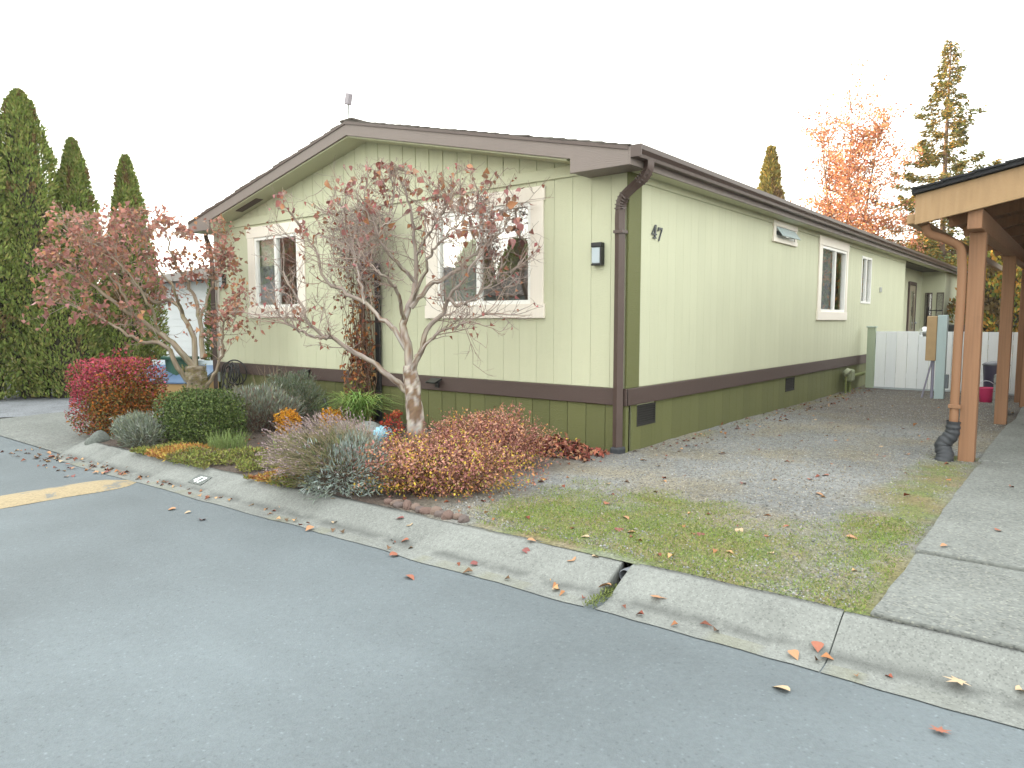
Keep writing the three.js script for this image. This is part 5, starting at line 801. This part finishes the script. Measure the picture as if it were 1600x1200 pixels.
/* ---------- loose stones, thin grass, fallen leaves ---------- */
R = rngOf(77);
{
  const gm = new THREE.IcosahedronGeometry(1, 0), n = 26000, im = new THREE.InstancedMesh(gm, std({ color: C(1, 1, 1), roughness: 0.95 }), n), m4 = new THREE.Matrix4(), q = new THREE.Quaternion(), col = new THREE.Color(); let k = 0, guard = 0;
  while (k < n && guard++ < 400000) { const z = -3.75 - Math.pow(R(), 1.9) * 12.3, x = rr(-3.78, -0.85); if (z > -6.7 && x < -3.5 && R() < 0.3) continue; if (R() < mossAt(x, z) * 0.85) continue; const s = rr(0.003, 0.008) * (R() < 0.05 ? 1.5 : 1); q.setFromAxisAngle(rdir(), rr(0, 6)); m4.compose(V(x, padY(x, z) + s * 0.2, z), q, V(s * rr(0.8, 1.4), s * rr(0.5, 0.9), s)); im.setMatrixAt(k, m4); const g = rr(0.1, 0.29) * (R() < 0.05 ? 1.5 : 1), wm = R() < 0.5 ? 1 : 0; col.setRGB(g * (1 + 0.12 * wm), g, g * (1 - 0.2 * wm)); im.setColorAt(k, col); k++; }
  im.count = k; im.name = numbered('loose_gravel'); im.receiveShadow = im.castShadow = true; scene.add(im); tag(stuff(im), 'grey crushed stone gravel lying on the pad beside the house', 'gravel');
  const f = new Faces(); for (let i = 0; i < 90000; i++) { const x = rr(-4.4, -0.8), z = R() < 0.8 ? -3.68 - R() * 1.9 : -3.7 - R() * 5; const m = mossAt(x, z); if (R() > m * 0.75) continue; f.blade(V(x, padY(x, z) - 0.003, z), V(rr(-0.9, 0.9), rr(0.3, 1), rr(-0.9, 0.9)).normalize(), rdir(), rr(0.008, 0.03), rr(0.003, 0.006), vary(pick([[0.15, 0.22, 0.045], [0.2, 0.26, 0.055], [0.27, 0.25, 0.1], [0.12, 0.18, 0.04]]), 0.2)); }
  for (let i = 0; i < 500; i++) f.blade(V(-2.04 + rr(-0.04, 0.04), 0.008 + 0.03 * R(), rr(-3.5, -3.18)), V(rr(-0.8, 0.8), rr(0.2, 1), rr(-0.8, 0.8)).normalize(), rdir(), rr(0.01, 0.03), 0.005, vary([0.14, 0.17, 0.05], 0.3));
  tag(stuff(mesh('thin_grass', f.geo(), M.leaf)), 'thin mossy grass growing through the gravel behind the kerb', 'grass');
}
{ // drift of leaves in the corner by the skirt, and litter under the shrubs
  const f = new Faces(); const t = thing('leaf_pile', 'heap of dark red fallen leaves against the skirt right of the spirea', 'leaf pile', [-4.35, 0.14, -6.2]);
  for (let i = 0; i < 520; i++) { const x = rr(-0.62, 0.5), h = 0.2 * Math.max(0, 1 - Math.pow((x + 0.1) / 0.6, 2)), z = rr(-0.36, 0.3), y = 0.01 + R() * h * Math.max(0, 1 - Math.abs(z) / 0.42); f.leaf(V(x, y, z), rdir(), V(rr(-0.6, 0.6), 1, rr(-0.6, 0.6)).normalize(), rr(0.05, 0.09), rr(0.035, 0.06), vary(pick([[0.2, 0.05, 0.04], [0.26, 0.09, 0.06], [0.16, 0.05, 0.04], [0.32, 0.16, 0.09]]), 0.25), 0.35, 0.35); }
  stuff(mesh('leaves', f.geo(), M.leaf, t));
  const l = new Faces(); const lit = (n, fx, fz, fy) => { for (let i = 0; i < n; i++) { const x = fx(), z = fz(x); l.leaf(V(x, fy(x, z) + 0.006, z), V(rr(-1, 1), rr(-0.15, 0.25), rr(-1, 1)).normalize(), V(rr(-0.4, 0.4), 1, rr(-0.4, 0.4)).normalize(), rr(0.03, 0.07), rr(0.02, 0.045), vary(pick([[0.22, 0.07, 0.045], [0.3, 0.14, 0.07], [0.16, 0.06, 0.04], [0.4, 0.24, 0.12], [0.13, 0.08, 0.05]]), 0.25), 0.3, 0.3); } };
  lit(420, () => rr(-9, -3.6), (x) => rr(-6.5, -3.7), padY); lit(160, () => rr(-3.75, -3.3), () => rr(-16, -6.6), padY); lit(80, () => rr(-3.4, -0.9), () => -3.8 - Math.pow(R(), 1.5) * 11, padY); lit(120, () => -9.2 + 4.2 * R(), (x) => -3.26 - 0.034 * x - rr(0.05, 0.22), () => 0.012); lit(35, () => rr(-5, 0), (x) => -3.26 - 0.034 * x - rr(0.02, 0.2), () => 0.014); lit(40, () => rr(-10, -8), () => rr(-3.1, -2.7), () => 0.004);
  tag(stuff(mesh('leaf_litter', l.geo(), M.leaf)), 'scattered small dry leaves over the bed, gutter and gravel', 'leaf litter');
}
{ // the larger fallen leaves one can pick out
  const fc = [[0.28, 0.1, 0.06], [0.36, 0.19, 0.1], [0.19, 0.06, 0.055], [0.42, 0.31, 0.2]].map((c) => std({ color: C(...c), roughness: 0.8, side: THREE.DoubleSide }));
  const big = [leafGeo(0.09, 0.06, 0.15, 0.35), leafGeo(0.08, 0.07, 0.3, 0.2), leafGeo(0.1, 0.06, 0.4, 0.5)];
  const star = (() => { const f = new Faces(), c = f.v(0, 0.012, 0, [1, 1, 1]), ring = []; const rad = [0.07, 0.025, 0.06, 0.022, 0.05, 0.018, 0.03, 0.015, 0.03, 0.018, 0.05, 0.022, 0.06, 0.025]; rad.forEach((r, i) => { const a = i / rad.length * 6.2832; ring.push(f.v(Math.sin(a) * r, r > 0.03 ? 0.002 + 0.015 * R() : 0.006, Math.cos(a) * r, [1, 1, 1])); }); ring.forEach((v, i) => f.i.push(c, v, ring[(i + 1) % ring.length])); const g = f.geo(); g.deleteAttribute('color'); return g; })();
  const kerbY = (x, z) => { const d = -(z + 3.26 + 0.034 * x); return d < 0 ? 0.002 : d < 0.13 ? 0.014 : d < 0.41 ? 0.014 + (d - 0.13) * 0.42 : 0.138; };
  const put = (name, label, group, x, z, y, c, geo, s = 1) => { const m = mesh(name, geo ?? pick(big), fc[c]); m.position.set(x, y + 0.008, z); m.rotation.set(rr(-0.2, 0.2), rr(0, 6), rr(-0.2, 0.2)); m.scale.setScalar(s); tag(m, label, 'leaf', group); };
  const cn = ['rust red', 'orange tan', 'dark crimson', 'pale straw'];
  put('maple_leaf', 'rust coloured maple leaf on the kerb right of the drain gap', 0, -1.77, -3.42, kerbY(-1.77, -3.42), 1, star, 1.05); put('maple_leaf', 'pale yellow maple leaf on the kerb at the carport drive', 0, -0.36, -3.42, kerbY(-0.36, -3.42) + 0.005, 3, star, 1.05); put('fallen_leaf', 'pale orange leaf on the kerb at the right picture edge', 0, -0.17, -3.46, kerbY(-0.17, -3.46) + 0.005, 3); put('fallen_leaf', 'rust red leaf lying on the street below the right kerb end', 0, -0.37, -3.02, 0.002, 0, star, 0.8);
  const scatter = (n, where, fx, fz, fy) => { for (let i = 0; i < n; i++) { const x = fx(i), z = fz(x, i), c = Math.floor(R() * 4) % 4; put('fallen_leaf', `${cn[c]} fallen leaf lying on ${where}`, `${cn[c]} leaves on ${where}`, x, z, fy(x, z), c, undefined, rr(0.6, 1.05)); } };
  scatter(15, 'the aggregate kerb', () => rr(-5.0, -0.9), (x) => -3.26 - 0.034 * x - rr(0.03, 0.42), kerbY); scatter(9, 'the grey street beside the gutter', () => rr(-8.6, -0.6), (x) => -3.26 - 0.034 * x + rr(0.02, 0.35), () => 0.002); scatter(30, 'the gravel and moss pad', () => rr(-3.5, -0.95), () => -3.85 - Math.pow(R(), 1.5) * 7, padY);
  scatter(5, 'the concrete drive', () => rr(-0.7, 0), (x) => rr(-8.3, -4.9), () => 0.18); scatter(14, 'the street by the left kerb end', () => rr(-9.5, -7.5), (x) => rr(-3.2, -2.85), () => 0.01);
}
scene.fog = new THREE.FogExp2(new THREE.Color(1, 0.98, 0.95), 0.0006);   // thin evening haze
renderer.render(scene, camera);
